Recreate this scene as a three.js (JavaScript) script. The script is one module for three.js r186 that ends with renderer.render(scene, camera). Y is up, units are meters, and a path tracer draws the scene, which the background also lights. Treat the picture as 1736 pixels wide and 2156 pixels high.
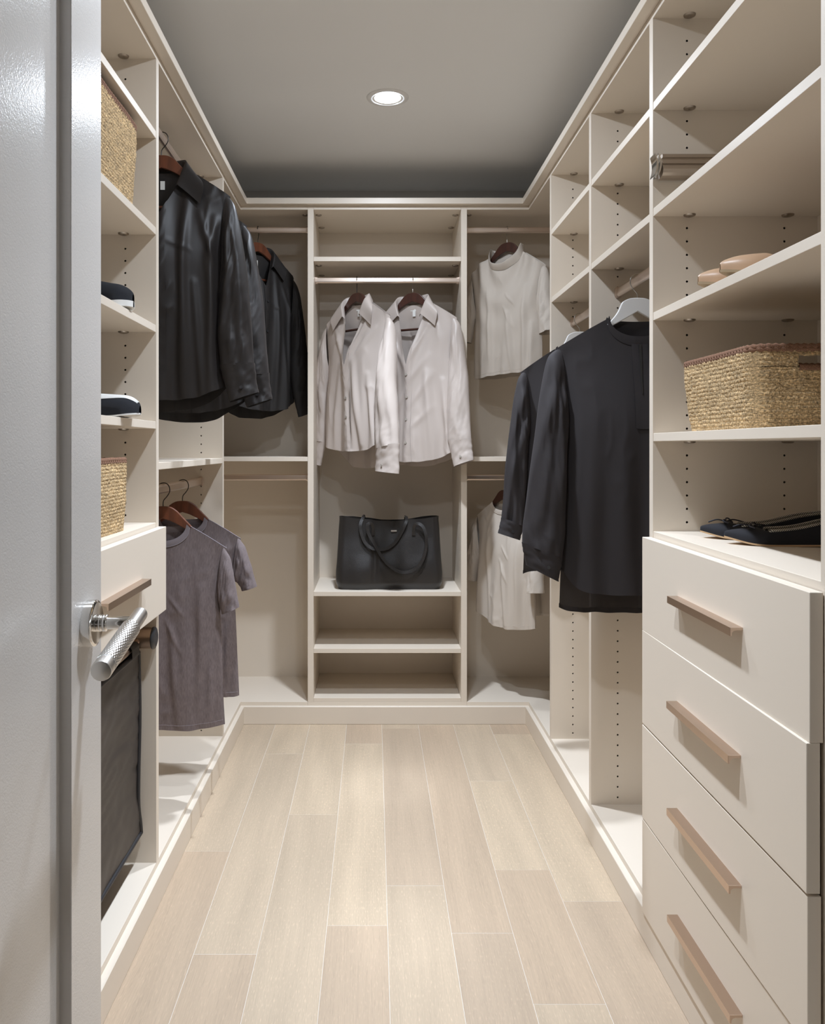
import * as THREE from 'three';
import { mergeGeometries } from 'three/addons/utils/BufferGeometryUtils.js';
import { RoundedBoxGeometry } from 'three/addons/geometries/RoundedBoxGeometry.js';
import { ImprovedNoise } from 'three/addons/math/ImprovedNoise.js';
import { RectAreaLightUniformsLib } from 'three/addons/lights/RectAreaLightUniformsLib.js';

// ---------- camera, light, exposure ----------
const scene = new THREE.Scene();
scene.background = new THREE.Color(0x000000);
const camera = new THREE.PerspectiveCamera(63.68, 1736 / 2156, 0.02, 30);
camera.position.set(0, 1.1875, 0);
camera.lookAt(0, 1.1875, -5);
camera.setViewOffset(1736, 2156, 81, 135, 1736, 2156);      // shift lens: the vanishing point lies left of and above the middle
camera.updateProjectionMatrix();
const renderer = new THREE.WebGLRenderer({ antialias: true });
renderer.toneMapping = THREE.LinearToneMapping;
renderer.toneMappingExposure = 1.21;
renderer.shadowMap.enabled = true;
RectAreaLightUniformsLib.init();
const CEIL = 2.42;
const GLOW = 272, BEAM = 10.2, LAMP_COLOR = new THREE.Color().setRGB(0.9, 1.0, 1.14);
const LAMPS = [[0.048, -2.9, 1.3], [0.048, -2.02, 0.98], [0.048, -1.24, 0.8]];   // three ceiling downlights in a row; the far one is in view
for (const [x, z, dim] of LAMPS) {
  const wide = new THREE.RectAreaLight(LAMP_COLOR, GLOW * dim, 0.085, 0.085);           // even glow of the lens
  wide.position.set(x, CEIL - 0.004, z); wide.rotation.x = -Math.PI / 2;
  const beam = new THREE.SpotLight(LAMP_COLOR, BEAM * dim, 0, 45 * Math.PI / 180, 1, 2);   // its stronger downward beam
  beam.position.set(x, CEIL - 0.004, z); beam.target.position.set(x, 0, z); beam.castShadow = true; beam.shadow.radius = 2.2;
  scene.add(wide, beam, beam.target);
}

// ---------- helpers ----------
const PI = Math.PI, noise = new ImprovedNoise();
const N = (x, y, z) => noise.noise(x + 31.7, y + 17.3, z + 5.1);
const clamp = (x, a, b) => Math.max(a, Math.min(b, x));
const sm = (a, b, x) => { x = clamp((x - a) / (b - a), 0, 1); return x * x * (3 - 2 * x); };
const mix = (a, b, t) => a + (b - a) * t;
function rng(seed) { let s = seed >>> 0; return () => { s = (s + 0x6d2b79f5) | 0; let t = Math.imul(s ^ (s >>> 15), 1 | s); t = (t + Math.imul(t ^ (t >>> 7), 61 | t)) ^ t; return ((t ^ (t >>> 14)) >>> 0) / 4294967296; }; }
const used = new Map();
function numbered(n) { const k = used.get(n) || 0; used.set(n, k + 1); return k ? n + '_' + String(k).padStart(3, '0') : n; }
function thing(name, label, category, pos = [0, 0, 0], turn = 0, group) {
  const o = new THREE.Group(); o.name = numbered(name); scene.add(o);
  o.position.set(...pos); o.rotation.y = turn;
  o.userData = { label, category }; if (group) o.userData.group = group;
  return o;
}
function struct(name, label) { const o = new THREE.Group(); o.name = name; scene.add(o); o.userData = { kind: 'structure', label, category: name.split('_')[0] }; return o; }
function part(name, geo, m, parent, label) {
  if (Array.isArray(geo)) geo = join(geo);
  const o = new THREE.Mesh(geo, m); o.name = name; o.castShadow = o.receiveShadow = true; parent.add(o);
  if (label) o.userData.label = label;
  return o;
}
function join(list) {
  const flat = list.map(g => { g = g.index ? g.toNonIndexed() : g.clone(); for (const k of Object.keys(g.attributes)) if (!['position', 'normal', 'uv'].includes(k)) g.deleteAttribute(k); return g; });
  return flat.length === 1 ? flat[0] : mergeGeometries(flat);
}
function box(x0, x1, y0, y1, z0, z1, c = 0.0012) {
  const w = Math.abs(x1 - x0), h = Math.abs(y1 - y0), d = Math.abs(z1 - z0);
  const g = c > 0 ? new RoundedBoxGeometry(w, h, d, 1, Math.min(c, w / 3, h / 3, d / 3)) : new THREE.BoxGeometry(w, h, d);
  g.translate((x0 + x1) / 2, (y0 + y1) / 2, (z0 + z1) / 2); return g;
}
function prism(pts, y0, y1, bevel = 0) {                             // polygon in plan [x, z] pulled up from y0 to y1
  const s = new THREE.Shape(pts.map(p => new THREE.Vector2(p[0], -p[1])));
  const g = new THREE.ExtrudeGeometry(s, { depth: y1 - y0 - 2 * bevel, bevelEnabled: bevel > 0, bevelSize: bevel, bevelThickness: bevel, bevelOffset: -bevel, bevelSegments: 1 });
  g.rotateX(-PI / 2); g.translate(0, y0 + bevel, 0); return g;
}
function extrudeAlongZ(pts, z0, z1, bevel = 0) {
  const s = new THREE.Shape(pts.map(p => new THREE.Vector2(p[0], p[1])));
  const g = new THREE.ExtrudeGeometry(s, { depth: Math.abs(z1 - z0) - 2 * bevel, bevelEnabled: bevel > 0, bevelSize: bevel, bevelThickness: bevel, bevelOffset: -bevel, bevelSegments: 2, curveSegments: 8 });
  g.translate(0, 0, Math.min(z0, z1) + bevel); return g;
}
function tube(pts, r, seg = 40, rad = 10, closed = false) {
  return new THREE.TubeGeometry(new THREE.CatmullRomCurve3(pts.map(p => new THREE.Vector3(...p)), closed, 'centripetal'), seg, r, rad, closed);
}
function keys(list) {                                                 // smooth curve through [t, a, b, ...] rows
  const n = list.length, w = list[0].length - 1;
  const tan = list.map((r, i) => { const a = list[Math.max(0, i - 1)], b = list[Math.min(n - 1, i + 1)]; return Array.from({ length: w }, (_, k) => (b[k + 1] - a[k + 1]) / Math.max(1e-6, b[0] - a[0])); });
  return t => {
    let i = 0; while (i < n - 2 && t > list[i + 1][0]) i++;
    const a = list[i], b = list[i + 1], h = b[0] - a[0], s = clamp((t - a[0]) / h, 0, 1), s2 = s * s, s3 = s2 * s;
    return Array.from({ length: w }, (_, k) => (2 * s3 - 3 * s2 + 1) * a[k + 1] + (s3 - 2 * s2 + s) * h * tan[i][k] + (3 * s2 - 2 * s3) * b[k + 1] + (s3 - s2) * h * tan[i][k] * 0 + (s3 - s2) * h * tan[i + 1][k]);
  };
}
// a sheet of cloth: f(u, v) -> [x, y, z]; wrapU closes it to a tube; th gives it a real thickness with closed rims
function sheet(nu, nv, f, { th = 0.0012, wrapU = false, uvs = [1, 1], flip = false } = {}) {
  const cols = wrapU ? nu : nu + 1, P = [], at = (i, j) => j * cols + (wrapU ? i % nu : i);
  for (let j = 0; j <= nv; j++) for (let i = 0; i < cols; i++) P.push(new THREE.Vector3(...f(i / nu, j / nv)));
  const nor = P.map(() => new THREE.Vector3()), e1 = new THREE.Vector3(), e2 = new THREE.Vector3();
  const tri = [];
  for (let j = 0; j < nv; j++) for (let i = 0; i < nu; i++) { const a = at(i, j), b = at(i + 1, j), c = at(i + 1, j + 1), d = at(i, j + 1); flip ? tri.push(a, b, c, a, c, d) : tri.push(a, c, b, a, d, c); }
  for (let k = 0; k < tri.length; k += 3) { e1.subVectors(P[tri[k + 1]], P[tri[k]]); e2.subVectors(P[tri[k + 2]], P[tri[k]]); e1.cross(e2); for (let q = 0; q < 3; q++) nor[tri[k + q]].add(e1); }
  nor.forEach(n => n.normalize());
  const pos = [], nrm = [], uv = [], idx = [];
  const layer = (off, sgn) => { for (let j = 0; j <= nv; j++) for (let i = 0; i < cols; i++) { const p = P[j * cols + i], n = nor[j * cols + i]; pos.push(p.x + n.x * off, p.y + n.y * off, p.z + n.z * off); nrm.push(sgn * n.x, sgn * n.y, sgn * n.z); uv.push(i / nu * uvs[0], j / nv * uvs[1]); } };
  layer(th / 2, 1); for (const q of tri) idx.push(q);
  if (th > 0) {
    const base = P.length; layer(-th / 2, -1);
    for (let k = 0; k < tri.length; k += 3) idx.push(base + tri[k], base + tri[k + 2], base + tri[k + 1]);
    const rim = (a, b) => { flip ? idx.push(a, base + b, b, a, base + a, base + b) : idx.push(a, b, base + b, a, base + b, base + a); };
    for (let i = 0; i < nu; i++) { rim(at(i, 0), at(i + 1, 0)); rim(at(i + 1, nv), at(i, nv)); }
    if (!wrapU) for (let j = 0; j < nv; j++) { rim(at(nu, j), at(nu, j + 1)); rim(at(0, j + 1), at(0, j)); }
  }
  const g = new THREE.BufferGeometry();
  g.setAttribute('position', new THREE.Float32BufferAttribute(pos, 3)); g.setAttribute('normal', new THREE.Float32BufferAttribute(nrm, 3)); g.setAttribute('uv', new THREE.Float32BufferAttribute(uv, 2)); g.setIndex(idx);
  return g;
}

// ---------- materials ----------
function tex(w, h, f, srgb = true, wrap = true) {
  const d = new Uint8Array(w * h * 4);
  for (let y = 0; y < h; y++) for (let x = 0; x < w; x++) { const c = f(x / w, y / h, x, y); for (let k = 0; k < 3; k++) d[(y * w + x) * 4 + k] = clamp(Math.round((Array.isArray(c) ? c[k] : c) * 255), 0, 255); d[(y * w + x) * 4 + 3] = 255; }
  const t = new THREE.DataTexture(d, w, h); t.magFilter = THREE.LinearFilter; t.minFilter = THREE.LinearMipmapLinearFilter; t.generateMipmaps = true;
  if (wrap) t.wrapS = t.wrapT = THREE.RepeatWrapping; if (srgb) t.colorSpace = THREE.SRGBColorSpace; t.needsUpdate = true; return t;
}
const std = o => new THREE.MeshStandardMaterial(o), phys = o => new THREE.MeshPhysicalMaterial(o);
const lin = (r, g, b) => new THREE.Color().setRGB(r, g, b);
const M = {
  board: std({ color: lin(0.785, 0.695, 0.585), roughness: 0.42 }),
  trim: std({ color: lin(0.785, 0.695, 0.585), roughness: 0.4 }),
  wall: std({ color: lin(0.62, 0.60, 0.57), roughness: 0.9 }),
  ceiling: std({ color: lin(0.87, 0.87, 0.86), roughness: 0.95 }),
  handle: std({ color: lin(0.6, 0.465, 0.37), roughness: 0.28, metalness: 1 }),
  rod: std({ color: lin(0.72, 0.6, 0.51), roughness: 0.28, metalness: 0.9 }),
  chrome: std({ color: lin(0.8, 0.79, 0.77), roughness: 0.08, metalness: 1 }),
  brushed: std({ color: lin(0.78, 0.76, 0.73), roughness: 0.34, metalness: 1 }),
  bronze: std({ color: lin(0.5, 0.43, 0.36), roughness: 0.38, metalness: 0.9 }),
  nickel: std({ color: lin(0.4, 0.35, 0.3), roughness: 0.32, metalness: 1 }),
  dark: std({ color: lin(0.02, 0.018, 0.016), roughness: 0.6 }),
  wire: std({ color: lin(0.06, 0.055, 0.05), roughness: 0.35, metalness: 0.9 }),
  wireBright: std({ color: lin(0.6, 0.6, 0.58), roughness: 0.2, metalness: 1 }),
  white: std({ color: lin(0.78, 0.77, 0.75), roughness: 0.4 }),
  core: std({ color: lin(0.46, 0.37, 0.27), roughness: 0.95, side: THREE.DoubleSide }),
  label: std({ color: lin(0.85, 0.84, 0.8), roughness: 0.8 }),
};
// door paint: gloss with a fine orange-peel relief
{
  const r = rng(5), base = Array.from({ length: 64 * 64 }, () => r());
  const peel = tex(256, 256, (u, v, x, y) => { let s = 0; for (const [f, a] of [[64, 0.6], [32, 0.4]]) { const X = u * f, Y = v * f, i = Math.floor(X), j = Math.floor(Y), p = X - i, q = Y - j, g = (a, b) => base[((b % f) * 64 + (a % f)) % 4096]; const P = p * p * (3 - 2 * p), Q = q * q * (3 - 2 * q); s += a * mix(mix(g(i, j), g(i + 1, j), P), mix(g(i, j + 1), g(i + 1, j + 1), P), Q); } return s; }, false);
  peel.repeat.set(14, 14);
  M.door = phys({ color: lin(0.77, 0.735, 0.70), roughness: 0.2, bumpMap: peel, bumpScale: 0.00012 });
}

// ---------- the room ----------
const XL = -0.575, XR = 0.667, WL = -0.975, WR = 1.067, ZB = -3.557, WB = -3.959, DECK = 0.0915, TOP = 2.2155, ST = 0.0195;
{
  const ceil = struct('ceiling', 'flat pale grey painted ceiling');
  part('ceiling_slab', box(WL - 0.12, WR + 0.12, CEIL, CEIL + 0.12, WB - 0.12, 1.9, 0), M.ceiling, ceil);
  const wl = struct('wall_left', 'painted wall behind the left closet units');
  part('wall_slab', box(WL - 0.12, WL, -0.08, CEIL, WB, -0.08, 0), M.wall, wl);
  const wr = struct('wall_right', 'painted wall behind the right closet units');
  part('wall_slab', box(WR, WR + 0.12, -0.08, CEIL, WB, -0.08, 0), M.wall, wr);
  const wb = struct('wall_back', 'painted wall behind the back closet units');
  part('wall_slab', box(WL - 0.12, WR + 0.12, -0.08, CEIL, WB - 0.12, WB, 0), M.wall, wb);
  const wf = struct('wall_front', 'painted wall with the doorway the camera looks through');
  part('wall_slab', [box(WL, -0.34, -0.08, CEIL, -0.2, -0.08, 0), box(0.47, WR, -0.08, CEIL, -0.2, -0.08, 0), box(-0.34, 0.47, 2.06, CEIL, -0.2, -0.08, 0)], M.wall, wf);
  const hall = struct('wall_hall', 'painted walls of the hallway outside the doorway');
  part('wall_slab', [box(WL - 0.12, WL, -0.08, CEIL, -0.08, 1.9, 0), box(WR, WR + 0.12, -0.08, CEIL, -0.08, 1.9, 0), box(WL - 0.12, WR + 0.12, -0.08, CEIL, 1.9, 2.02, 0)], M.wall, hall);
  // plank floor: rows run towards the back wall, end joints where the photograph shows them
  const fl = struct('floor', 'pale limed oak plank floor');
  const R = rng(11);
  const grain = (seed, pale, fleck) => { const r = rng(seed), ph = r() * 40;
    return tex(256, 2048, (u, v) => {
      v *= 2.9; const wob = 0.05 * N(u * 2, v * 2.2, ph), uu = u + wob;
      const st = N(uu * 46, v * 2.6, ph) * 0.5 + N(uu * 110, v * 7, ph + 3) * 0.5, broad = N(uu * 3.2, v * 1.6, ph + 9);
      const fl = Math.max(0, N(uu * 84, v * 60, ph + 20) - 0.2) * fleck, por = Math.max(0, N(uu * 120, v * 26, ph + 30) - 0.2) * 0.1;
      const k = 0.98 + st * 0.05 + broad * 0.055 + fl * 0.17 - por;
      return [0.75 * k * pale[0], 0.674 * k * pale[1], 0.58 * k * pale[2]];
    }); };
  const woods = [grain(1, [1, 1, 1], 1), grain(2, [0.985, 0.97, 0.965], 0.6), grain(3, [1.03, 1.03, 1.025], 1.2), grain(4, [0.965, 0.955, 0.955], 0.8)].map(t => std({ map: t, roughness: 0.5 }));
  part('subfloor', box(WL - 0.1, WR + 0.1, -0.08, -0.0004, WB, 1.9, 0), std({ color: lin(0.74, 0.70, 0.64), roughness: 0.8 }), fl);
  const rows = [-0.576, -0.423, -0.275, -0.117, 0.0336, 0.1895, 0.34, 0.4945, 0.668];
  const joints = [[2.428, 1.2], [1.934, 3.2], [2.669, 1.5], [3.309, 2.05], [3.49, 2.237, 1.1], [2.018, 3.53], [2.94, 2.32, 1.76], [3.42, 2.159, 1.3]];
  const tone = [[0, 1, 0], [2, 0, 1], [2, 0, 1], [1, 2, 1], [0, 3, 0, 2], [0, 1, 3], [0, 2, 1, 0], [1, 2, 3, 0]];
  for (let i = 0; i < 8; i++) {
    const cuts = [3.56, ...joints[i].filter(d => d < 3.55).sort((a, b) => b - a), 0.35, -0.9, -1.9];
    for (let k = 0; k < cuts.length - 1; k++) {
      const x0 = rows[i] + 0.0004, x1 = rows[i + 1] - 0.0004, z0 = -cuts[k] + 0.0005, z1 = -cuts[k + 1] - 0.0005;
      const g = box(x0, x1, -0.006, (R() - 0.5) * 0.0003, z0, z1, 0.0005);
      const p = g.attributes.position, uv = g.attributes.uv, len = (z1 - z0) / 2.6, oz = R() * Math.max(0, 0.98 - len), flip = R() < 0.5;
      for (let q = 0; q < p.count; q++) { const a = 0.01 + (p.getX(q) - x0) / 0.16 * 0.9; uv.setXY(q, flip ? 1 - a : a, 0.01 + (p.getZ(q) - z0) / 2.6 + oz); }
      part('plank', g, woods[(tone[i][k] ?? 0)], fl);
    }
  }
  for (const [x0, x1] of [[-0.975, -0.729], [-0.729, -0.577], [0.669, 0.82], [0.82, 1.066]]) part('plank', box(x0 + 0.0006, x1 - 0.0006, -0.0015, 0, -0.2, 1.9, 0.0005), woods[1], fl);
  // kick boards in front of the platform, mitred at the back corners
  const p = 0.0175, kick = (name, label, pts) => { const o = struct(name, label); part('kick_board', prism(pts, 0.0004, 0.076, 0.0012), M.trim, o); };
  kick('baseboard_left', 'beige kick board along the left closet units', [[XL, -1.2], [XL, ZB], [XL + p, ZB + p], [XL + p, -1.2]]);
  kick('baseboard_back', 'beige kick board below the back closet units', [[XL, ZB], [XR, ZB], [XR - p, ZB + p], [XL + p, ZB + p]]);
  kick('baseboard_right', 'beige kick board along the right closet units', [[XR, ZB], [XR, -1.2], [XR - p, -1.2], [XR - p, ZB + p]]);
  // flat cornice on top of the units
  const c = 0.031, corn = (name, label, pts, fill) => { const o = struct(name, label); part('cornice', [prism(pts, 2.232, 2.2575, 0.001), prism(fill, 2.2357, 2.2575, 0)], M.trim, o); };
  corn('trim_1', 'beige flat cornice along the top of the left units', [[XL + 0.0002, -1.2], [XL + 0.0002, ZB], [XL + c, ZB + c], [XL + c, -1.2]], [[XL - 0.08, -1.2], [XL - 0.08, ZB - 0.08], [XL, ZB], [XL, -1.2]]);
  corn('trim_2', 'beige flat cornice along the top of the back units', [[XL, ZB + 0.0002], [XR, ZB + 0.0002], [XR - c, ZB + c], [XL + c, ZB + c]], [[XL, ZB], [XL - 0.08, ZB - 0.08], [XR + 0.08, ZB - 0.08], [XR, ZB]]);
  corn('trim_3', 'beige flat cornice along the top of the right units', [[XR - 0.0002, ZB], [XR - 0.0002, -1.2], [XR - c, -1.2], [XR - c, ZB + c]], [[XR + 0.08, ZB - 0.08], [XR + 0.08, -1.2], [XR, -1.2], [XR, ZB]]);
}
// downlights
LAMPS.forEach(([x, z], i) => {
  const t = thing('recessed_downlight', ['round white recessed downlight glowing in the ceiling', 'round white recessed downlight above the middle of the aisle', 'round white recessed downlight just inside the doorway'][i], 'downlight', [x, CEIL, z]);
  const prof = [[0.0455, 0.004], [0.047, -0.003], [0.058, -0.0048], [0.068, -0.0045], [0.0735, -0.0025], [0.0742, 0]].map(p => new THREE.Vector2(...p));
  part('trim_ring', new THREE.LatheGeometry(prof, 64), M.white, t);
  const l = new THREE.CylinderGeometry(0.0465, 0.0465, 0.003, 48); l.translate(0, -0.0005, 0);
  part('lens', l, std({ color: 0xffffff, emissive: lin(1, 0.98, 0.95), emissiveIntensity: 6, roughness: 0.5 }), t, 'glowing frosted lens');
});

// ---------- closet units ----------
const HR = 0.0028;
function holed(x0, x1, y0, y1, zFace, holeXs, skip) {                 // side panel, its face towards +z, with drilled rows of shelf-pin holes
  const s = new THREE.Shape([[x0, y0], [x1, y0], [x1, y1], [x0, y1]].map(p => new THREE.Vector2(...p)));
  for (const hx of holeXs) for (let y = 0.1135; y < y1 - 0.03; y += 0.032) {
    if (skip.some(k => y > k - 0.012 && y < k + ST + 0.004)) continue;
    const h = new THREE.Path(); h.absarc(hx, y, HR, 0, PI * 2, true); s.holes.push(h);
  }
  const g = new THREE.ExtrudeGeometry(s, { depth: 0.0122, bevelEnabled: false, curveSegments: 5 }); g.translate(0, 0, zFace - 0.0122);
  const raw = s.holes.flatMap(h => {                                  // bare fibreboard showing inside each hole: its wall and its bottom
    const c = h.getPoint(0), d = new THREE.CircleGeometry(HR, 8); d.translate(c.x - HR, c.y, zFace - 0.0118);
    const w = new THREE.CylinderGeometry(HR * 0.96, HR * 0.96, 0.0112, 8, 1, true); w.rotateX(PI / 2); w.scale(-1, 1, 1); w.translate(c.x - HR, c.y, zFace - 0.0061); return [d, w];
  });
  return [[g, box(x0, x1, y0, y1, zFace - 0.025, zFace - 0.0122, 0)], raw];
}
const capGeo = (() => { const g = new THREE.LatheGeometry([[0.0001, -0.0028], [0.0026, -0.0028], [0.0032, -0.0042], [0.009, -0.0048], [0.0132, -0.003], [0.014, 0]].map(p => new THREE.Vector2(...p)), 24); return g; })();
const screwGeo = (() => { const g = new THREE.CylinderGeometry(0.0026, 0.0026, 0.001, 12); g.translate(0, -0.0034, 0); return g; })();
function caps(shelf, spots) { for (const [x, y, z] of spots) { const c = part('shelf_connector', capGeo, M.nickel, shelf, 'round metal shelf connector'); c.position.set(x, y, z); } }
const oval = (w, h, n = 8) => { const pts = [], r = w / 2, k = h / 2 - r; for (let i = 0; i <= n; i++) pts.push([r * Math.cos(PI * i / n), k + r * Math.sin(PI * i / n)]); for (let i = 0; i <= n; i++) pts.push([r * Math.cos(PI + PI * i / n), -k + r * Math.sin(PI + PI * i / n)]); return pts; };
function rodZ(parent, x, y, z0, z1, flangeAt) {                       // hanging rail along z
  const r = part('hanging_rod', extrudeAlongZ(oval(0.015, 0.03), z0, z1), M.rod, parent, 'oval champagne metal hanging rod'); r.position.set(x, y, 0);
  for (const [z, d] of flangeAt) {
    const f = part('rod_flange', [extrudeAlongZ(oval(0.022, 0.037), z, z + 0.004 * d, 0.0008), extrudeAlongZ(oval(0.019, 0.034), z + 0.004 * d, z + 0.012 * d, 0.0012)], M.rod, r, 'metal rod end bracket');
  }
  return r;
}
function rodX(parent, y, z, x0, x1, flangeAt) {
  const a = extrudeAlongZ(oval(0.015, 0.027), x0, x1); a.rotateY(PI / 2);
  const r = part('hanging_rod', a, M.rod, parent, 'oval champagne metal hanging rod'); r.position.set(0, y, z);
  for (const [x, d] of flangeAt) {
    const g = join([extrudeAlongZ(oval(0.021, 0.036), x, x + 0.004 * d, 0.0008), extrudeAlongZ(oval(0.019, 0.033), x + 0.004 * d, x + 0.012 * d, 0.0012)]); g.rotateY(PI / 2);
    part('rod_flange', g, M.rod, r, 'metal rod end bracket');
  }
  return r;
}
function handle(drawer, x, y, z0, z1, out) {                          // edge pull; out = +1 towards +x
  const prof = [[0, 0], [0.0225, 0], [0.0225, -0.0148], [0.0195, -0.0148], [0.0192, -0.0095], [0.017, -0.0065], [0.013, -0.005], [0, -0.0048]].map(([a, b]) => [a * out, b]);
  if (out < 0) prof.reverse();
  const h = part('drawer_handle', extrudeAlongZ(prof, z0, z1, 0.0004), M.handle, drawer, 'slim bronze edge pull'); h.position.set(x, y, 0);
}
function side(name, label, L, zFar, zNear, shelves, opt = {}) {       // unit on the left (L) or right wall between zFar panel face and zNear
  const t = thing(name, label, 'closet unit');
  const xf = L ? XL : XR, xw = L ? WL + 0.0005 : WR - 0.0005, s = L ? -1 : 1, x0 = Math.min(xf, xw), x1 = Math.max(xf, xw);
  const cols = [xf + s * 0.0815, xf + s * 0.3145];
  const [slab, raw] = holed(x0, x1, DECK, TOP, zFar, cols, [...shelves, TOP - 0.002]), sp = part('side_panel', slab, M.board, t);
  part('pin_holes', raw, M.core, sp, 'rows of small dark drilled shelf-pin holes');
  if (opt.nearPanel) part('side_panel', box(x0, x1, DECK, TOP, zNear, zNear + 0.025, 0.001), M.board, t);
  const b = xw - s * 0.006;
  part('back_panel', box(Math.min(b, xw), Math.max(b, xw), DECK, TOP, zFar, zNear, 0), M.board, t);
  part('base_panel', box(x0, x1, DECK - 0.019, DECK, zFar - 0.025, zNear + (opt.nearPanel ? 0.025 : 0), 0.0008), M.board, t);
  const tp = part('top_panel', box(x0, x1, TOP, TOP + 0.02, zFar - 0.025, zNear + (opt.nearPanel ? 0.025 : 0), 0.0006), M.board, t);
  caps(tp, cols.map(x => [x, TOP, zFar + 0.0165]));
  const f0 = Math.min(xf + s * 0.0008, b), f1 = Math.max(xf + s * 0.0008, b);
  for (const y of shelves) { const sh = part('shelf', box(f0, f1, y, y + ST, zFar + 0.0003, zNear - 0.0003, 0.001), M.board, t); caps(sh, cols.map(x => [x, y, zFar + 0.0165])); }
  return t;
}
{
  // left wall
  const A = side('closet_unit', 'left closet unit nearest the door with baskets, shoes and one drawer', true, -2.178, -1.24, [0.971, 1.2377, 1.4925, 1.75, 2.005], { nearPanel: true });
  const d = part('drawer', box(XL + 0.0015, XL + 0.022, 0.757, 0.9786, -2.195, -1.228, 0.0012), M.board, A);
  handle(d, XL + 0.022, 0.8755, -1.966, -1.65, 1);
  part('drawer_box', box(XL - 0.36, XL + 0.0012, 0.765, 0.96, -2.16, -1.26, 0.001), M.board, A);
  const B = side('closet_unit', 'left closet unit with dark shirts on an upper rod and grey tees below', true, -3.134, -2.203, [1.129], {});
  rodZ(B, -0.657, 2.147, -3.1335, -2.2035, [[-3.1335, 1], [-2.2035, -1]]);
  rodZ(B, -0.657, 1.061, -3.1335, -2.2035, [[-3.1335, 1], [-2.2035, -1]]);
  // right wall
  const H = side('closet_unit', 'right closet unit nearest the camera with open shelves above four drawers', false, -1.973, -1.232, [0.9686, 1.203, 1.492, 1.741, 1.995], { nearPanel: true });
  const tops = [0.9735, 0.750, 0.5225, 0.296], xo = [0.645, 0.6448, 0.6448, 0.645], turn = [0, -0.006, -0.004, -0.001];   // the lower fronts sit slightly askew
  tops.forEach((y, i) => {
    const q = part('drawer', box(xo[i], XR - 0.0015, y - 0.2238, y, -1.9845, -1.2215, 0.0014), M.board, H);
    q.geometry.translate(-xo[i], 0, 1.9845); q.position.set(xo[i], 0, -1.9845); q.rotation.y = turn[i];
    handle(q, 0, y - 0.1005, -1.753 + 1.9845, -1.442 + 1.9845, -1);
  });
  part('drawer_box', box(XR - 0.001, XR + 0.36, 0.1, 0.955, -1.955, -1.25, 0.001), M.board, H);
  const G = side('closet_unit', 'middle right closet unit with a hanging rod of navy blouses below open shelves', false, -2.534, -1.998, [1.7355, 1.992], {});
  rodZ(G, 0.749, 1.664, -2.5335, -1.9985, [[-2.5335, 1], [-1.9985, -1]]);
  const F = side('closet_unit', 'far right closet unit next to the corner with narrow open shelves and a short rod', false, -3.105, -2.559, [1.7345, 1.99], {});
  rodZ(F, 0.749, 1.66, -3.1045, -2.5595, [[-3.1045, 1], [-2.5595, -1]]);
  // back wall: a tower between two corner bays
  const pL = [-0.2856, -0.2606], pR = [0.3754, 0.4004], zb = WB + 0.0065;
  const T = thing('closet_unit', 'central back tower with a short rod, open shelves and the black tote bag', 'closet unit');
  const side2 = (x0, x1, face) => {                                   // panels across x, drilled on the inner face
    const h = holed(0, WB * -1 + ZB - 0.001, DECK, TOP + 0.0155, 0, [0.082, 0.32], [1.993, 0.5475, 0.302, TOP - 0.002]);
    return h.map(l => { const g = join(l); if (face > 0) { g.rotateY(PI / 2); g.translate(x1, 0, ZB); } else { g.rotateY(-PI / 2); g.translate(x0, 0, WB + 0.001); } return g; });
  };
  for (const [slab, raw] of [side2(...pL, 1), side2(...pR, -1)]) part('pin_holes', raw, M.core, part('side_panel', slab, M.board, T), 'rows of small dark drilled shelf-pin holes');
  part('back_panel', box(pL[1], pR[0], DECK, TOP, WB + 0.0005, zb, 0), M.board, T);
  const xs = [pL[1] + 0.0165, pR[0] - 0.0165], zs = [ZB - 0.082, ZB - 0.2];
  const tp = part('top_panel', box(pL[1] + 0.0003, pR[0] - 0.0003, TOP, TOP + 0.02, WB + 0.001, ZB, 0.0006), M.board, T);
  caps(tp, xs.flatMap(x => [[x, TOP, ZB - 0.082], [x, TOP, ZB - 0.29]]));
  for (const y of [1.993, 0.5475, 0.302, DECK + 0.0002]) {
    const sh = part('shelf', box(pL[1] + 0.0003, pR[0] - 0.0003, y, y + (y < 0.1 ? 0.0165 : ST), zb, ZB - 0.0008, 0.001), M.board, T);
    if (y > 1) caps(sh, xs.flatMap(x => [[x, y, ZB - 0.082], [x, y, ZB - 0.29]]));
  }
  part('base_panel', box(pL[0], pR[1], DECK - 0.019, DECK, WB + 0.001, ZB, 0.0008), M.board, T);
  rodX(T, 1.9265, ZB - 0.082, pL[1] + 0.0003, pR[0] - 0.0003, [[pL[1] + 0.0003, 1], [pR[0] - 0.0003, -1]]);
  const bay = (label, L) => {
    const t = thing('closet_unit', label, 'closet unit'), a = L ? WL + 0.0005 : pR[1] + 0.0003, b = L ? pL[0] - 0.0003 : WR - 0.0005, zf = L ? -3.1595 : -3.1305;
    part('back_panel', box(a, b, DECK, TOP, WB + 0.0005, zb, 0), M.board, t);
    part('side_panel', L ? box(WL + 0.0005, WL + 0.0065, DECK, TOP, zb, zf, 0) : box(WR - 0.0065, WR - 0.0005, DECK, TOP, zb, zf, 0), M.board, t);
    const i0 = L ? a + 0.0065 : a, i1 = L ? b : b - 0.0065;
    part('shelf', box(i0, i1, 1.1295, 1.149, zb, ZB - 0.0008, 0.001), M.board, t);
    const plan = L ? [[a, WB + 0.001], [b, WB + 0.001], [b, ZB], [XL, ZB], [XL, zf], [a, zf]] : [[a, WB + 0.001], [b, WB + 0.001], [b, zf], [XR, zf], [XR, ZB], [a, ZB]];
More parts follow.
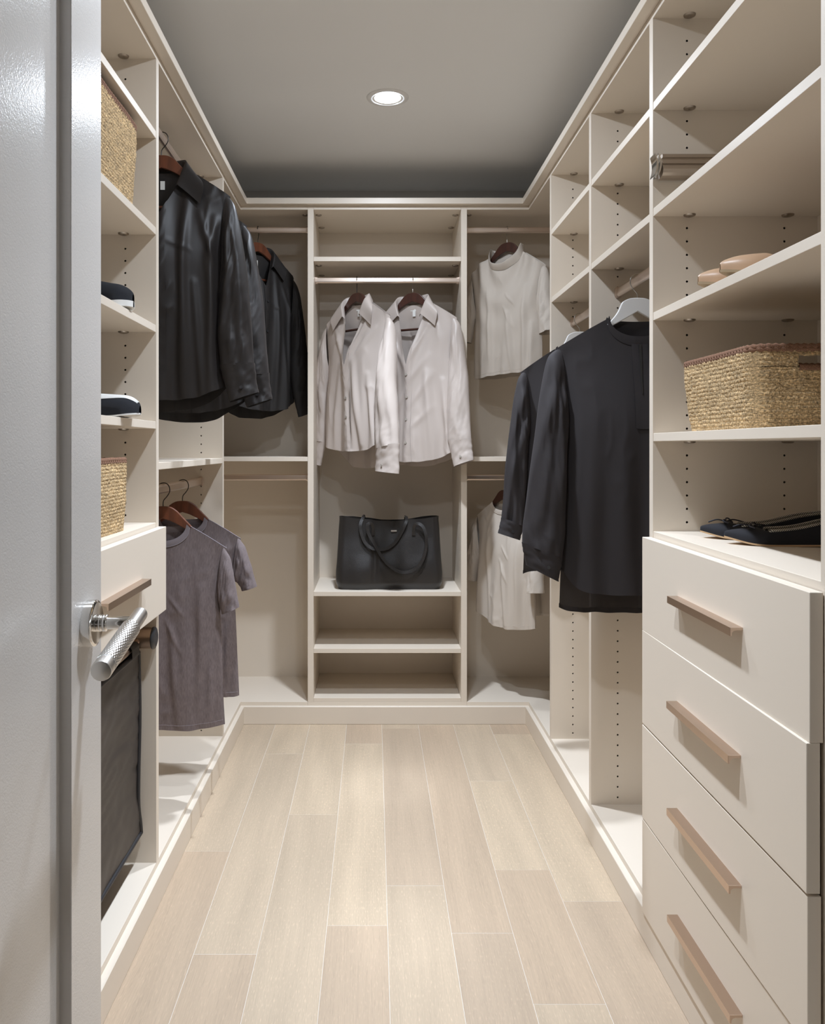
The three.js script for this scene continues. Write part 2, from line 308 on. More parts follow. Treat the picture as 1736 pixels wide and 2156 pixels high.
    part('base_panel', prism(plan, DECK - 0.019, DECK, 0.0005), M.board, t);
    const tp = part('top_panel', prism(plan, TOP, TOP + 0.02, 0.0005), M.board, t);
    caps(tp, [[L ? b - 0.0165 : a + 0.0165, TOP, ZB - 0.082]]);
    for (const y of [2.1485, 1.057]) rodX(t, y, ZB - 0.082, i0, i1, [[i0, 1], [i1, -1]]);
    return t;
  };
  bay('left corner bay of the back wall with a dark shirt above an empty lower rod', true);
  bay('right corner bay of the back wall with a cream top above cream tees', false);
}

// ---------- clothes on hangers ----------
const hangerTop = [[0, -0.055], [0.022, -0.0575], [0.042, -0.069], [0.062, -0.09], [0.088, -0.115], [0.13, -0.147], [0.175, -0.176], [0.205, -0.194]];
const hangerLow = [[0.212, -0.203], [0.204, -0.209], [0.17, -0.192], [0.12, -0.162], [0.07, -0.127], [0.03, -0.104], [0, -0.094]];
const whiteTop = [[0, -0.05], [0.02, -0.0515], [0.038, -0.0585], [0.046, -0.067], [0.055, -0.087], [0.068, -0.106], [0.1, -0.134], [0.15, -0.16], [0.205, -0.193]];
const whiteLow = [[0.21, -0.201], [0.204, -0.206], [0.15, -0.178], [0.09, -0.14], [0.04, -0.112], [0, -0.089]];
function outline(top, low) {
  const curve = new THREE.SplineCurve(top.map(p => new THREE.Vector2(...p))).getPoints(28), under = new THREE.SplineCurve(low.map(p => new THREE.Vector2(...p))).getPoints(20);
  const right = [...curve, ...under], left = right.slice(1, -1).reverse().map(p => new THREE.Vector2(-p.x, p.y));
  return [...right, ...left].reverse();
}
function hangerBody(top, low) {
  const g = new THREE.ExtrudeGeometry(new THREE.Shape(outline(top, low)), { depth: 0.007, bevelEnabled: true, bevelSize: 0.0022, bevelThickness: 0.0022, bevelOffset: -0.0022, bevelSegments: 2, curveSegments: 4 });
  g.translate(0, 0, -0.0035); return g;
}
const narrow = l => l.map(([x, y]) => [x - 0.036 * sm(0.07, 0.2, x), y]), bodyBrown = hangerBody(narrow(hangerTop), narrow(hangerLow)), bodyWhite = hangerBody(narrow(whiteTop), narrow(whiteLow));
const hookPts = [[0, -0.06, 0], [0, -0.046, 0], [0.002, -0.037, 0], [0.012, -0.025, 0], [0.0195, -0.012, 0], [0.0202, 0.001, 0], [0.0145, 0.0125, 0], [0.004, 0.0172, 0], [-0.007, 0.0155, 0], [-0.015, 0.009, 0], [-0.0185, 0.0005, 0]];
const hookGeo = tube(hookPts, 0.0016, 48, 8);
const barGeo = (() => { const g = new THREE.CylinderGeometry(0.0052, 0.0052, 0.3, 10); g.rotateZ(PI / 2); g.translate(0, -0.2165, 0); const a = [-1, 1].map(s => { const c = new THREE.CylinderGeometry(0.004, 0.004, 0.034, 8); c.translate(s * 0.147, -0.197, 0); return c; }); return join([g, ...a]); })();
{
  const wood = (r, g, b) => tex(128, 256, (u, v) => { const k = 1 + 0.16 * N(u * 30, v * 3, 4) + 0.1 * N(u * 60, v * 8, 9); return [r * k, g * k, b * k]; });
  M.walnut = phys({ map: wood(0.27, 0.155, 0.12), roughness: 0.4, clearcoat: 0.4, clearcoatRoughness: 0.25 }); M.walnut.map.repeat.set(3, 3);
  M.cherry = phys({ map: wood(0.42, 0.24, 0.16), roughness: 0.42, clearcoat: 0.3, clearcoatRoughness: 0.3 }); M.cherry.map.repeat.set(3, 3);
}
function hanger(label, pos, yaw, kind, hookYaw, wire, roll = 0, group) {  // pos = middle of the rod; yaw turns the body, hookYaw keeps the hook across the rod
  const t = thing('clothes_hanger', label, 'hanger', pos, yaw, group), white = kind === 'white';
  part('hanger_body', white ? bodyWhite : bodyBrown, white ? M.white : M[kind], t).rotation.z = roll;
  const h = part('hook', hookGeo, wire, t, 'metal wire hook'); h.rotation.y = hookYaw - yaw;
  if (!white) part('trouser_bar', barGeo, M[kind], t).rotation.z = roll;
  return t;
}
const cloth = (c, o = {}) => phys({ color: lin(...c), roughness: 0.7, side: THREE.DoubleSide, ...o });
M.satin = cloth([0.57, 0.495, 0.445], { roughness: 0.4, sheen: 0.35, sheenRoughness: 0.4, sheenColor: lin(0.9, 0.85, 0.8), specularIntensity: 0.9 });
M.blackSatin = cloth([0.022, 0.0185, 0.0175], { roughness: 0.45, sheen: 0.06, sheenRoughness: 0.35, sheenColor: lin(0.3, 0.29, 0.31), specularIntensity: 0.75 });
M.blackMatte = cloth([0.024, 0.021, 0.02], { roughness: 0.62, sheen: 0.2, sheenRoughness: 0.5, sheenColor: lin(0.2, 0.2, 0.22) });
M.navy = cloth([0.034, 0.0295, 0.0305], { roughness: 0.78, sheen: 0.35, sheenRoughness: 0.5, sheenColor: lin(0.16, 0.16, 0.2), specularIntensity: 0.6 });
M.navySheer = cloth([0.05, 0.045, 0.045], { roughness: 0.4, transmission: 0.62, thickness: 0, specularIntensity: 0.4 });
M.cream = cloth([0.63, 0.56, 0.485], { roughness: 0.75, sheen: 0.3, sheenRoughness: 0.6, sheenColor: lin(0.6, 0.57, 0.52) });
{
  const heather = tex(256, 256, (u, v) => { const k = 1 + 0.1 * N(u * 40, v * 9, 2) + 0.1 * N(u * 90, v * 20, 8) + 0.06 * N(u * 6, v * 6, 5); return [0.46 * k, 0.415 * k, 0.415 * k]; });
  M.heather = phys({ map: heather, roughness: 0.88, side: THREE.DoubleSide, sheen: 0.35, sheenRoughness: 0.6, sheenColor: lin(0.3, 0.28, 0.3) }); heather.repeat.set(3, 3);
  M.heatherTrim = cloth([0.23, 0.2, 0.215], { roughness: 0.9, sheen: 0.4, sheenColor: lin(0.35, 0.33, 0.36) });
}
// A hung top in the hanger's own axes: x across, y up from the rod, z to the front.
// S: neck half width nw, neck-side height nh, shoulder half width sw and height sh, W(v) half widths, hems, neckline drops, depth, folds
function topSheets(S) {
  const { nw, nh, sw, sh, seed = 1, depth = 0.05, fold = 0.012, wr = 0.002 } = S, Wk = keys(S.W), hz = S.hemDepth ?? depth * 0.8;
  const line = (x, drop, vee) => { const ax = Math.abs(x); if (ax >= nw) { const q = clamp((ax - nw) / (sw - nw), 0, 1); return nh + (sh - nh) * (q * 0.9 + 0.1 * q * q); }
    const q = ax / nw; return vee ? nh - drop * Math.pow(1 - q, vee) : nh - drop * Math.sqrt(Math.max(0, 1 - Math.pow(q, 2.2))); };
  const half = back => (u, v) => {
    const a0 = u * 2 - 1, a = Math.sign(a0) * (Math.abs(a0) < 0.5 && S.vee && !back ? Math.abs(a0) : Math.abs(a0)), w = Wk(v)[0];
    const drop = back ? S.backDrop : S.frontDrop, y0 = line(a * sw, drop, back ? 0 : S.vee);
    const q = Math.abs(a), hc = back ? S.hemBack : S.hem, hs = S.hemSide ?? hc, y1 = mix(hc, hs, Math.pow(q, S.hemPow ?? 3)) + (S.tilt || 0) * a + 0.004 * N(a * 4, seed, back ? 3 : 7);
    const y = mix(y0, y1, v), vy = clamp((nh - y) / (nh - hc), 0, 1);                  // vy: how far down the cloth really is
    let x = a * w + 0.25 * fold * N(a * 3 + seed, vy * 2.4, 3.3) * sm(0.2, 0.8, vy);
    const round = Math.pow(Math.max(0, 1 - Math.pow(q, 2.6)), 0.62);
    let z = mix(0.0105, mix(depth, hz, sm(0.4, 1, vy)), sm(0, 0.42, vy)) * round; z = Math.max(z, 0.0085 * sm(1, 0.93, q));
    const grow = sm(0.08, 0.95, vy), edge = sm(1, 0.82, q);
    const F = N(a * 2.5 + seed * 3.1, vy * 0.8 + seed, back ? 9.2 : 1.7) * 1.6 + N(a * 5.2 + seed * 1.3 + vy * 0.8, vy * 1.1, back ? 4.4 : 2.9) * 0.45;
    z += fold * F * grow * (0.25 + 0.75 * edge) * (q > 0.985 ? 0.2 : 1);
    if (S.side) x += S.side(vy) * Math.sign(a) * q * q;
    if (wr) { const where = sm(0.02, 0.42, N(a * 2.1 + seed * 2, vy * 2.3, back ? 31 : 25)), r1 = 1 - Math.abs(N(a * 3.2 + vy * 4.5 + seed, vy * 5 - a * 2, back ? 12 : 6)) * 2.2, soft = N(a * 2.6 + vy * 1.8 + seed, vy * 2.2 - a * 1.6, back ? 41 : 36); z += (wr * where * Math.max(0, r1) ** 2 * 1.6 + wr * 2.2 * soft) * edge * sm(0, 0.12, vy); }
    if (S.pulls && !back) for (const [pa, pv, qa, qv, wd, am] of S.pulls) { const ax = (a - pa) * 0.2, ay = (vy - pv) * 0.7, bx = (qa - pa) * 0.2, by = (qv - pv) * 0.7, L2 = bx * bx + by * by, tt = clamp((ax * bx + ay * by) / L2, 0, 1), dx = ax - bx * tt, dy = ay - by * tt, sd = (ax * by - ay * bx) / Math.sqrt(L2); z += am * Math.exp(-(sd * sd + (tt <= 0 || tt >= 1 ? dx * dx + dy * dy - sd * sd : 0) * 1.0) / (wd * wd)) * Math.sin(PI * clamp(0.12 + tt * 0.76, 0, 1)) * edge; }
    if (S.drape && !back) z += S.drape(x, y, vy) * edge;
    if (S.vee && !back && Math.abs(a * sw) < nw * 1.25) z += 0.016 * sm(nw * 1.25, nw * 0.1, Math.abs(a * sw)) * sm(0.6, 0, v) * sm(1, 0.2, Math.abs(a * sw) / nw);
    return [x, y, back ? -z : z];
  };
  return { front: half(false), back: half(true), line };
}
function sleeve(K, s, o = {}) {                                         // K rows: t, outer xyz, inner xyz, half depth
  const k = keys(K), seed = o.seed || 1, A = new THREE.Vector3(), T = new THREE.Vector3(), B = new THREE.Vector3();
  return sheet(o.nu || 44, o.nv || 60, (u, v) => {
    const p = k(v), q = k(Math.min(1, v + 0.02)), p2 = k(Math.max(0, v - 0.02)), c = [0, 1, 2].map(i => (p[i] + p[i + 3]) / 2);
    A.set(p[0] - p[3], p[1] - p[4], p[2] - p[5]).multiplyScalar(0.5);
    T.set(q[0] + q[3] - p2[0] - p2[3], q[1] + q[4] - p2[1] - p2[4], q[2] + q[5] - p2[2] - p2[5]).normalize();
    B.crossVectors(T, A).normalize(); if (B.z < 0) B.negate();
    const f = u * PI * 2, cf = Math.cos(f), sf = Math.sin(f), fl = o.fold ?? 0.006;
    let b = p[6]; b += fl * (N(cf * 1.6 + seed, v * 3.2 + sf, seed) * 1.6 + N(cf * 3 + seed * 2, v * 8 + cf * 2, seed + 4) * 0.6) * sm(0, 0.2, v) + (o.wr || 0) * Math.max(0, 1 - Math.abs(N(cf * 2 + v * 7, v * 12 + seed, sf * 2)) * 2) ** 3;
    const ww = 1 + 0.05 * N(v * 6 + seed, s, 2);
    return [s * (c[0] + A.x * cf * ww + B.x * sf * b), c[1] + A.y * cf * ww + B.y * sf * b, c[2] + A.z * cf * ww + B.z * sf * b];
  }, { wrapU: true, th: 0.001, flip: s > 0 });
}
// strip swept between two edge curves
function band(n, m, a, b, bulge = 0, th = 0.0016, dir = [0, 0, 1]) { return sheet(n, m, (u, v) => { const p = a(u), q = b(u), k = bulge * Math.sin(v * PI); return [0, 1, 2].map(i => mix(p[i], q[i], v) + dir[i] * k); }, { th }); }
function button(parent, p, m, r = 0.0055) { const g = new THREE.CylinderGeometry(r, r, 0.0022, 14); g.rotateX(PI / 2); const b = part('button', g, m, parent, 'small round button'); b.position.set(...p); return b; }
M.button = std({ color: lin(0.42, 0.38, 0.33), roughness: 0.3 }); M.buttonDark = std({ color: lin(0.03, 0.03, 0.032), roughness: 0.3 });

function blouse(label, pos, yaw, P) {                                    // collared long-sleeved satin blouse, open to a V
  const t = thing('satin_blouse', label, 'blouse', pos, yaw), m = P.m, seed = P.seed;
  const S = { nw: 0.075, nh: -0.096, sw: 0.212, sh: -0.181, W: [[0, 0.212], [0.12, 0.202], [0.32, 0.19], [0.7, 0.205], [1, P.hemW || 0.215]], frontDrop: P.vdepth, vee: 0.92, backDrop: 0.012, hem: P.hem, hemSide: P.hem + 0.055, hemBack: P.hem - (P.tail ?? 0.075), hemPow: 2.6, depth: 0.05, hemDepth: P.hemDepth || 0.045, fold: P.fold || 0.02, wr: P.wr ?? 0.0026, seed, tilt: P.tilt, pulls: P.pulls };
  const B = topSheets(S);
  part('front_panel', sheet(104, 96, B.front), m, t);
  part('back_panel', sheet(72, 72, B.back, { flip: true }), m, t);
  // placket and buttons run down the middle of the front
  const vE = v => B.front(0.5, v);
  part('placket', sheet(6, 60, (u, v) => { const p = B.front(0.5 + (u - 0.3) * 0.085, v); return [p[0], p[1], p[2] + 0.0032 + 0.0016 * N(v * 30, u * 2, seed)]; }), m, t);
  for (const v of P.buttons || [0.12, 0.36, 0.6, 0.82]) { const p = B.front(0.502, v); button(t, [p[0] + 0.002, p[1], p[2] + 0.0062], P.bm || M.button); }
  // collar: stand, fold line and fall, from the left tip round the back of the neck to the right tip
  const nk = keys([[0, -0.048, -0.168, 0.03], [0.16, -0.066, -0.118, 0.019], [0.27, -0.071, -0.097, 0.0], [0.38, -0.052, -0.092, -0.015], [0.5, 0, -0.1, -0.019], [0.62, 0.052, -0.092, -0.015], [0.73, 0.071, -0.097, 0.0], [0.84, 0.066, -0.118, 0.019], [1, 0.048, -0.168, 0.03]]);
  const fold = keys([[0, -0.053, -0.158, 0.038], [0.16, -0.072, -0.1, 0.026], [0.27, -0.074, -0.073, 0.0], [0.38, -0.054, -0.066, -0.02], [0.5, 0, -0.072, -0.026], [0.62, 0.054, -0.066, -0.02], [0.73, 0.074, -0.073, 0.0], [0.84, 0.072, -0.1, 0.026], [1, 0.053, -0.158, 0.038]]);
  const fall = keys([[0, -0.124, -0.213, 0.032], [0.16, -0.134, -0.154, 0.034], [0.27, -0.1, -0.112, 0.0], [0.38, -0.068, -0.1, -0.03], [0.5, 0, -0.106, -0.036], [0.62, 0.068, -0.1, -0.03], [0.73, 0.1, -0.112, 0.0], [0.84, 0.134, -0.154, 0.034], [1, 0.124, -0.213, 0.032]]);
  const g = sheet(56, 14, (u, v) => { const a = nk(u), b = fold(u), c = fall(u), q = v < 0.4 ? v / 0.4 : 1, r = v > 0.4 ? (v - 0.4) / 0.6 : 0; const e = 0.004 * Math.sin(PI * clamp(v, 0, 1)); return [0, 1, 2].map(i => r > 0 ? mix(b[i], c[i], r) + (i === 1 ? e : 0) : mix(a[i], b[i], q)); }, { th: 0.0018 });
  part('collar', g, m, t);
  for (const s of [-1, 1]) {
    const K = (s > 0 ? P.sleeveR : P.sleeveL) || P.sleeve;
    part('sleeve', sleeve(K, s, { seed: seed + s, fold: P.sfold || 0.008, wr: (P.wr ?? 0.002) * 0.8 }), m, t);
    const e = K[K.length - 1], C = (s > 0 ? P.cuffR : P.cuffL) || P.cuff;
    const c = part('cuff', sleeve([[0, e[1] + 0.002, e[2] + 0.006, e[3], e[4] - 0.002, e[5] + 0.006, e[6], e[7] * 0.95 + 0.003], [0.5, ...[0, 1, 2, 3, 4, 5].map(i => (e[i + 1] + C[i]) / 2), C[6]], [1, ...C]], s, { seed: seed + 7 * s, fold: 0.003, nv: 16 }), m, t);
    if (s > 0) button(c, [(C[0] + C[3]) / 2 - 0.006, (C[1] + C[4]) / 2 + 0.03, (C[2] + C[5]) / 2 + C[6] + 0.002], P.bm || M.button, 0.005);
  }
  const lb = part('brand_label', box(-0.017, 0.017, -0.133, -0.122, -0.0125, -0.0117, 0.0002), M.label, t, 'white woven neck label');
  part('size_tag', box(-0.006, 0.008, -0.158, -0.131, -0.0113, -0.0106, 0.0002), M.label, lb);
  return t;
}
const longSleeve = [[0, 0.2, -0.176, 0, 0.184, -0.385, 0, 0.018], [0.14, 0.23, -0.222, 0.002, 0.184, -0.4, 0.004, 0.03], [0.45, 0.266, -0.43, 0.012, 0.18, -0.49, 0.014, 0.034], [0.75, 0.282, -0.6, 0.02, 0.176, -0.61, 0.022, 0.032], [1, 0.288, -0.705, 0.026, 0.186, -0.712, 0.028, 0.026]];
const longCuff = [0.302, -0.79, 0.03, 0.214, -0.82, 0.034, 0.022];

// light satin blouses on the tower's rod
const zR = ZB - 0.082;
hanger('dark walnut hanger holding the left pale satin blouse', [-0.0755, 1.9265, zR], -0.82, 'walnut', PI / 2, M.wire, 0, 'walnut hangers on the middle rod');
blouse('pale silver satin blouse, the left one on the middle rod', [-0.0755, 1.9265, zR], -0.82, {
  m: M.satin, seed: 3, vdepth: 0.285, hem: -0.755, fold: 0.03, buttons: [0.38, 0.6], hemDepth: 0.06, pulls: [[0.1, 0.36, 0.55, 0.08, 0.012, 0.01], [0.12, 0.42, 0.7, 0.2, 0.014, 0.008], [0.2, 0.4, 0.35, 0.95, 0.014, 0.016], [-0.25, 0.42, -0.4, 0.98, 0.016, 0.016], [0.6, 0.5, 0.75, 0.98, 0.014, 0.014], [-0.15, 0.4, -0.6, 0.16, 0.014, 0.009], [-0.7, 0.45, -0.8, 0.95, 0.014, 0.012], [0.05, 0.6, 0.12, 0.98, 0.01, -0.012]],
  sleeve: longSleeve, cuff: longCuff,
  sleeveR: [[0, 0.2, -0.176, 0, 0.184, -0.385, 0, 0.018], [0.14, 0.228, -0.225, 0.004, 0.176, -0.4, 0.006, 0.034], [0.45, 0.256, -0.45, 0.02, 0.158, -0.5, 0.026, 0.04], [0.75, 0.282, -0.62, 0.03, 0.168, -0.64, 0.038, 0.036], [1, 0.296, -0.725, 0.036, 0.178, -0.745, 0.044, 0.03]],
  cuffR: [0.302, -0.845, 0.04, 0.176, -0.836, 0.05, 0.026] });
hanger('dark walnut hanger holding the right pale satin blouse', [0.171, 1.9265, zR], -0.52, 'walnut', PI / 2, M.wireBright, 0, 'walnut hangers on the middle rod');
blouse('pale silver satin blouse, the right one on the middle rod, row of buttons visible', [0.171, 1.9265, zR], -0.52, { m: M.satin, seed: 8, vdepth: 0.285, hem: -0.8, tail: 0.02, fold: 0.026, buttons: [0.1, 0.33, 0.56, 0.8], pulls: [[0.08, 0.36, 0.5, 0.12, 0.012, 0.007], [0.06, 0.5, 0.5, 0.34, 0.013, 0.005], [0.06, 0.66, 0.6, 0.45, 0.013, 0.005], [0.08, 0.8, 0.55, 0.66, 0.012, 0.004], [-0.06, 0.55, -0.45, 0.75, 0.012, 0.01], [-0.08, 0.4, -0.5, 0.2, 0.013, 0.009], [0.45, 0.45, 0.55, 0.98, 0.016, 0.012], [-0.3, 0.6, -0.35, 0.98, 0.014, 0.014], [0.8, 0.5, 0.85, 0.98, 0.013, 0.012]], sleeve: longSleeve, cuff: longCuff });
// black satin shirts
const bk = { tail: 0.03, m: M.blackSatin, vdepth: 0.16, hem: -0.815, sleeve: longSleeve, cuff: longCuff, bm: M.buttonDark, fold: 0.026, pulls: [[0.42, 0.12, 0.3, 0.98, 0.014, 0.014], [0.85, 0.22, 0.75, 0.96, 0.014, 0.014], [0.1, 0.32, 0.5, 0.36, 0.006, 0.004], [0.62, 0.2, 0.9, 0.42, 0.01, 0.007], [0.55, 0.5, 0.6, 0.98, 0.012, 0.01], [-0.4, 0.2, -0.35, 0.98, 0.015, 0.014]] };
hanger('cherry wood hanger holding the nearest black satin shirt', [-0.657, 2.147, -2.55], 0, 'cherry', 0, M.wire);
blouse('nearest black satin shirt on the upper left rod', [-0.657, 2.147, -2.55], 0.03, { ...bk, seed: 21 });
hanger('cherry wood hanger holding the second black satin shirt', [-0.657, 2.147, -2.88], 0, 'cherry', 0, M.wire);
blouse('second black satin shirt behind the nearest one on the upper left rod', [-0.657, 2.147, -2.88], 0.06, { ...bk, seed: 33, hem: -0.84 });
hanger('cherry wood hanger on the upper rod of the left corner bay', [-0.5115, 2.1485, zR], 0.84, 'cherry', PI / 2, M.wire);
blouse('black matte shirt turned sideways in the left corner bay', [-0.5115, 2.1485, zR], 0.84, { ...bk, m: M.blackMatte, seed: 45, wr: 0.0025, hem: -0.8 });

// ---------- tees ----------
function tee(label, pos, yaw, P) {
  const t = thing(P.name || 'tee_shirt', label, P.category || 't-shirt', pos, yaw), m = P.m, seed = P.seed;
  const S = { nw: 0.087, nh: -0.119, sw: 0.198, sh: -0.187, W: [[0, 0.198], [0.1, 0.186], [0.25, 0.176], [0.6, 0.184], [1, P.hemW || 0.192]], frontDrop: 0.062, backDrop: 0.02, hem: -0.742, hemSide: -0.735, hemBack: -0.742, depth: 0.04, hemDepth: 0.036, fold: 0.018, wr: 0.0034, seed, pulls: [[0.15, 0.34, 0.42, 0.44, 0.006, 0.004], [0.2, 0.5, 0.3, 0.97, 0.013, 0.01], [0.7, 0.3, 0.62, 0.97, 0.013, 0.01], [0.1, 0.45, 0.35, 0.62, 0.008, 0.005], [0.85, 0.6, 0.8, 0.98, 0.01, 0.008], [-0.4, 0.3, -0.3, 0.98, 0.013, 0.01]], ...P.S };
  const B = topSheets(S);
  part('front_panel', sheet(88, 88, B.front), m, t); part('back_panel', sheet(64, 64, B.back, { flip: true }), m, t);
  const K = P.sleeve || [[0, 0.19, -0.18, 0, 0.17, -0.33, 0, 0.016], [0.3, 0.209, -0.22, 0.002, 0.174, -0.345, 0.004, 0.026], [0.7, 0.226, -0.3, 0.006, 0.18, -0.372, 0.008, 0.026], [1, 0.238, -0.368, 0.008, 0.186, -0.39, 0.01, 0.024]];
  for (const s of [-1, 1]) part('sleeve', sleeve((s < 0 && P.sleeveL) || K, s, { seed: seed + s, fold: 0.006, wr: 0.002, nv: 40 }), m, t);
  if (P.band) for (const back of [false, true]) {                        // ribbed neckband, front and back halves
    const f = back ? B.back : B.front, w = S.nw / S.sw;
    const edge = (u, k) => { const x = (u * 2 - 1) * w * 0.999, p = f(0.5 + x / 2, 0), q = Math.abs(u * 2 - 1); return [p[0] * (1 - 0.13 * k), p[1] + 0.019 * k * (0.55 + 0.45 * Math.sqrt(Math.max(0, 1 - q * q))), p[2] + (back ? -1 : 1) * 0.0016 * (1 - k)]; };
    part('neckband', band(40, 5, u => edge(u, 0), u => edge(u, 1), 0.001, 0.002), P.band, t);
    if (!back) { const pts = Array.from({ length: 22 }, (_, i) => { const e = edge(i / 21, 0); return [e[0], e[1], e[2] + 0.0012]; }); part('neck_seam', tube(pts, 0.0009, 60, 6), P.seam || P.band, t); }
  }
  if (P.seam) for (const s of [-1, 1]) { const pts = Array.from({ length: 14 }, (_, i) => { const x = s * mix(S.nw, S.sw, i / 13), p = B.front(0.5 + x / S.sw / 2, 0); return [p[0], p[1] + 0.0012, p[2] * 0.6]; }); part('shoulder_seam', tube(pts, 0.0011, 30, 6), P.seam, t); }
  { const pts = Array.from({ length: 40 }, (_, i) => { const p = B.front(0.01 + 0.98 * i / 39, 0.972); return [p[0], p[1], p[2] + 0.0007]; }); part('hem_stitch', tube(pts, 0.0005, 60, 5), P.seam || m, t); }
  if (P.collar) P.collar(t, S, B);
  return t;
}
M.seam = cloth([0.34, 0.31, 0.34], { roughness: 0.9, sheen: 0.5, sheenColor: lin(0.5, 0.48, 0.52) });
hanger('cherry wood hanger holding the front grey tee', [-0.657, 1.061, -2.57], 0, 'cherry', 0, M.wire);
tee('front heather grey crew-neck tee on the lower left rod', [-0.657, 1.061, -2.57], 0, { m: M.heather, band: M.heatherTrim, seam: M.seam, seed: 5 });
hanger('cherry wood hanger holding the rear grey tee', [-0.657, 1.061, -2.83], 0.06, 'cherry', 0, M.wire);
tee('rear heather grey crew-neck tee half hidden behind the front one', [-0.657, 1.061, -2.83], 0.06, { m: M.heather, band: M.heatherTrim, seam: M.seam, seed: 12, S: { hem: -0.73, hemSide: -0.725 }, sleeve: [[0, 0.19, -0.18, 0, 0.17, -0.32, 0, 0.016], [0.3, 0.212, -0.215, 0.002, 0.178, -0.33, 0.004, 0.026], [0.7, 0.236, -0.285, 0.006, 0.194, -0.345, 0.008, 0.026], [1, 0.254, -0.35, 0.008, 0.204, -0.365, 0.01, 0.024]] });

// cream top with a draped funnel neck
const halfSleeve = [[0, 0.19, -0.178, 0, 0.165, -0.36, 0, 0.018], [0.25, 0.216, -0.225, 0.004, 0.168, -0.372, 0.006, 0.03], [0.65, 0.244, -0.36, 0.012, 0.176, -0.41, 0.016, 0.032], [1, 0.262, -0.47, 0.02, 0.186, -0.482, 0.026, 0.03]];
hanger('dark walnut hanger on the upper rod of the right corner bay', [0.587, 2.1485, zR], -0.78, 'walnut', PI / 2, M.wireBright);
{
  const t = tee('cream draped-neck top high in the right corner bay', [0.587, 2.1485, zR], -0.78, {
    name: 'draped_top', category: 'top', m: M.cream, seed: 17, sleeve: halfSleeve,
    S: { nw: 0.09, nh: -0.11, sw: 0.2, sh: -0.185, W: [[0, 0.2], [0.14, 0.186], [0.35, 0.17], [0.7, 0.178], [1, 0.18]], frontDrop: 0.072, backDrop: 0.01, hem: -0.64, hemSide: -0.635, hemBack: -0.645, depth: 0.045, hemDepth: 0.045, fold: 0.012, wr: 0.0012, tilt: 0.012,
      drape: (x, y, vy) => { const r = Math.hypot(x * 1.15, Math.min(0, y + 0.1) * 0.62), f = Math.exp(-vy * 3.2) * sm(0.0, 0.05, vy); return 0.02 * f + 0.011 * f * Math.cos(r * 84 + 0.6); } },
    collar: (o, S, B) => {
      const w = S.nw / S.sw;
      const f = (u, v) => { const back = u > 0.5, q = back ? (1 - u) * 2 : u * 2, a = (q * 2 - 1) * w, p = (back ? B.back : B.front)(0.5 + a / 2, 0), k = Math.sqrt(Math.max(0, 1 - (q * 2 - 1) ** 2)); const up = v < 0.75 ? v / 0.75 : 1 - (v - 0.75) * 0.9; const out = Math.sin(clamp(v, 0, 1) * PI) * 0.005 + (v > 0.75 ? -0.004 : 0); return [p[0] * (1 - 0.1 * up), p[1] + (back ? 0.03 : 0.026) * up + 0.012 * up * (1 - k), p[2] + (back ? -1 : 1) * (out + (back ? 0.004 : 0.004 + 0.018 * up) * k)]; };
      part('funnel_collar', sheet(80, 12, f, { wrapU: true, th: 0.0016 }), M.cream, o);
    } });
}
// cream tees on the lower rod of the right corner bay
hanger('dark walnut hanger on the lower rod, mostly behind the navy blouses', [0.578, 1.057, zR], -1.03, 'walnut', PI / 2, M.wireBright);
tee('front cream tee hanging low behind the navy blouses', [0.578, 1.057, zR], -1.03, { m: M.cream, band: M.cream, seed: 27, sleeve: halfSleeve, S: { hem: -0.65, hemSide: -0.61, hemBack: -0.65, hemPow: 2, fold: 0.02, wr: 0.002, tilt: -0.02, depth: 0.05, hemDepth: 0.05, frontDrop: 0.045 } });
hanger('dark walnut hanger at the right end of the lower rod, hidden by navy sleeves', [0.735, 1.057, zR], -1.0, 'walnut', PI / 2, M.wireBright);
tee('second cream tee behind the front one, nearer the right corner', [0.735, 1.057, zR], -1.0, { m: M.cream, band: M.cream, seed: 38, sleeve: halfSleeve, S: { hem: -0.6, hemSide: -0.57, hemBack: -0.6, fold: 0.018, wr: 0.002, depth: 0.045, hemDepth: 0.045 } });

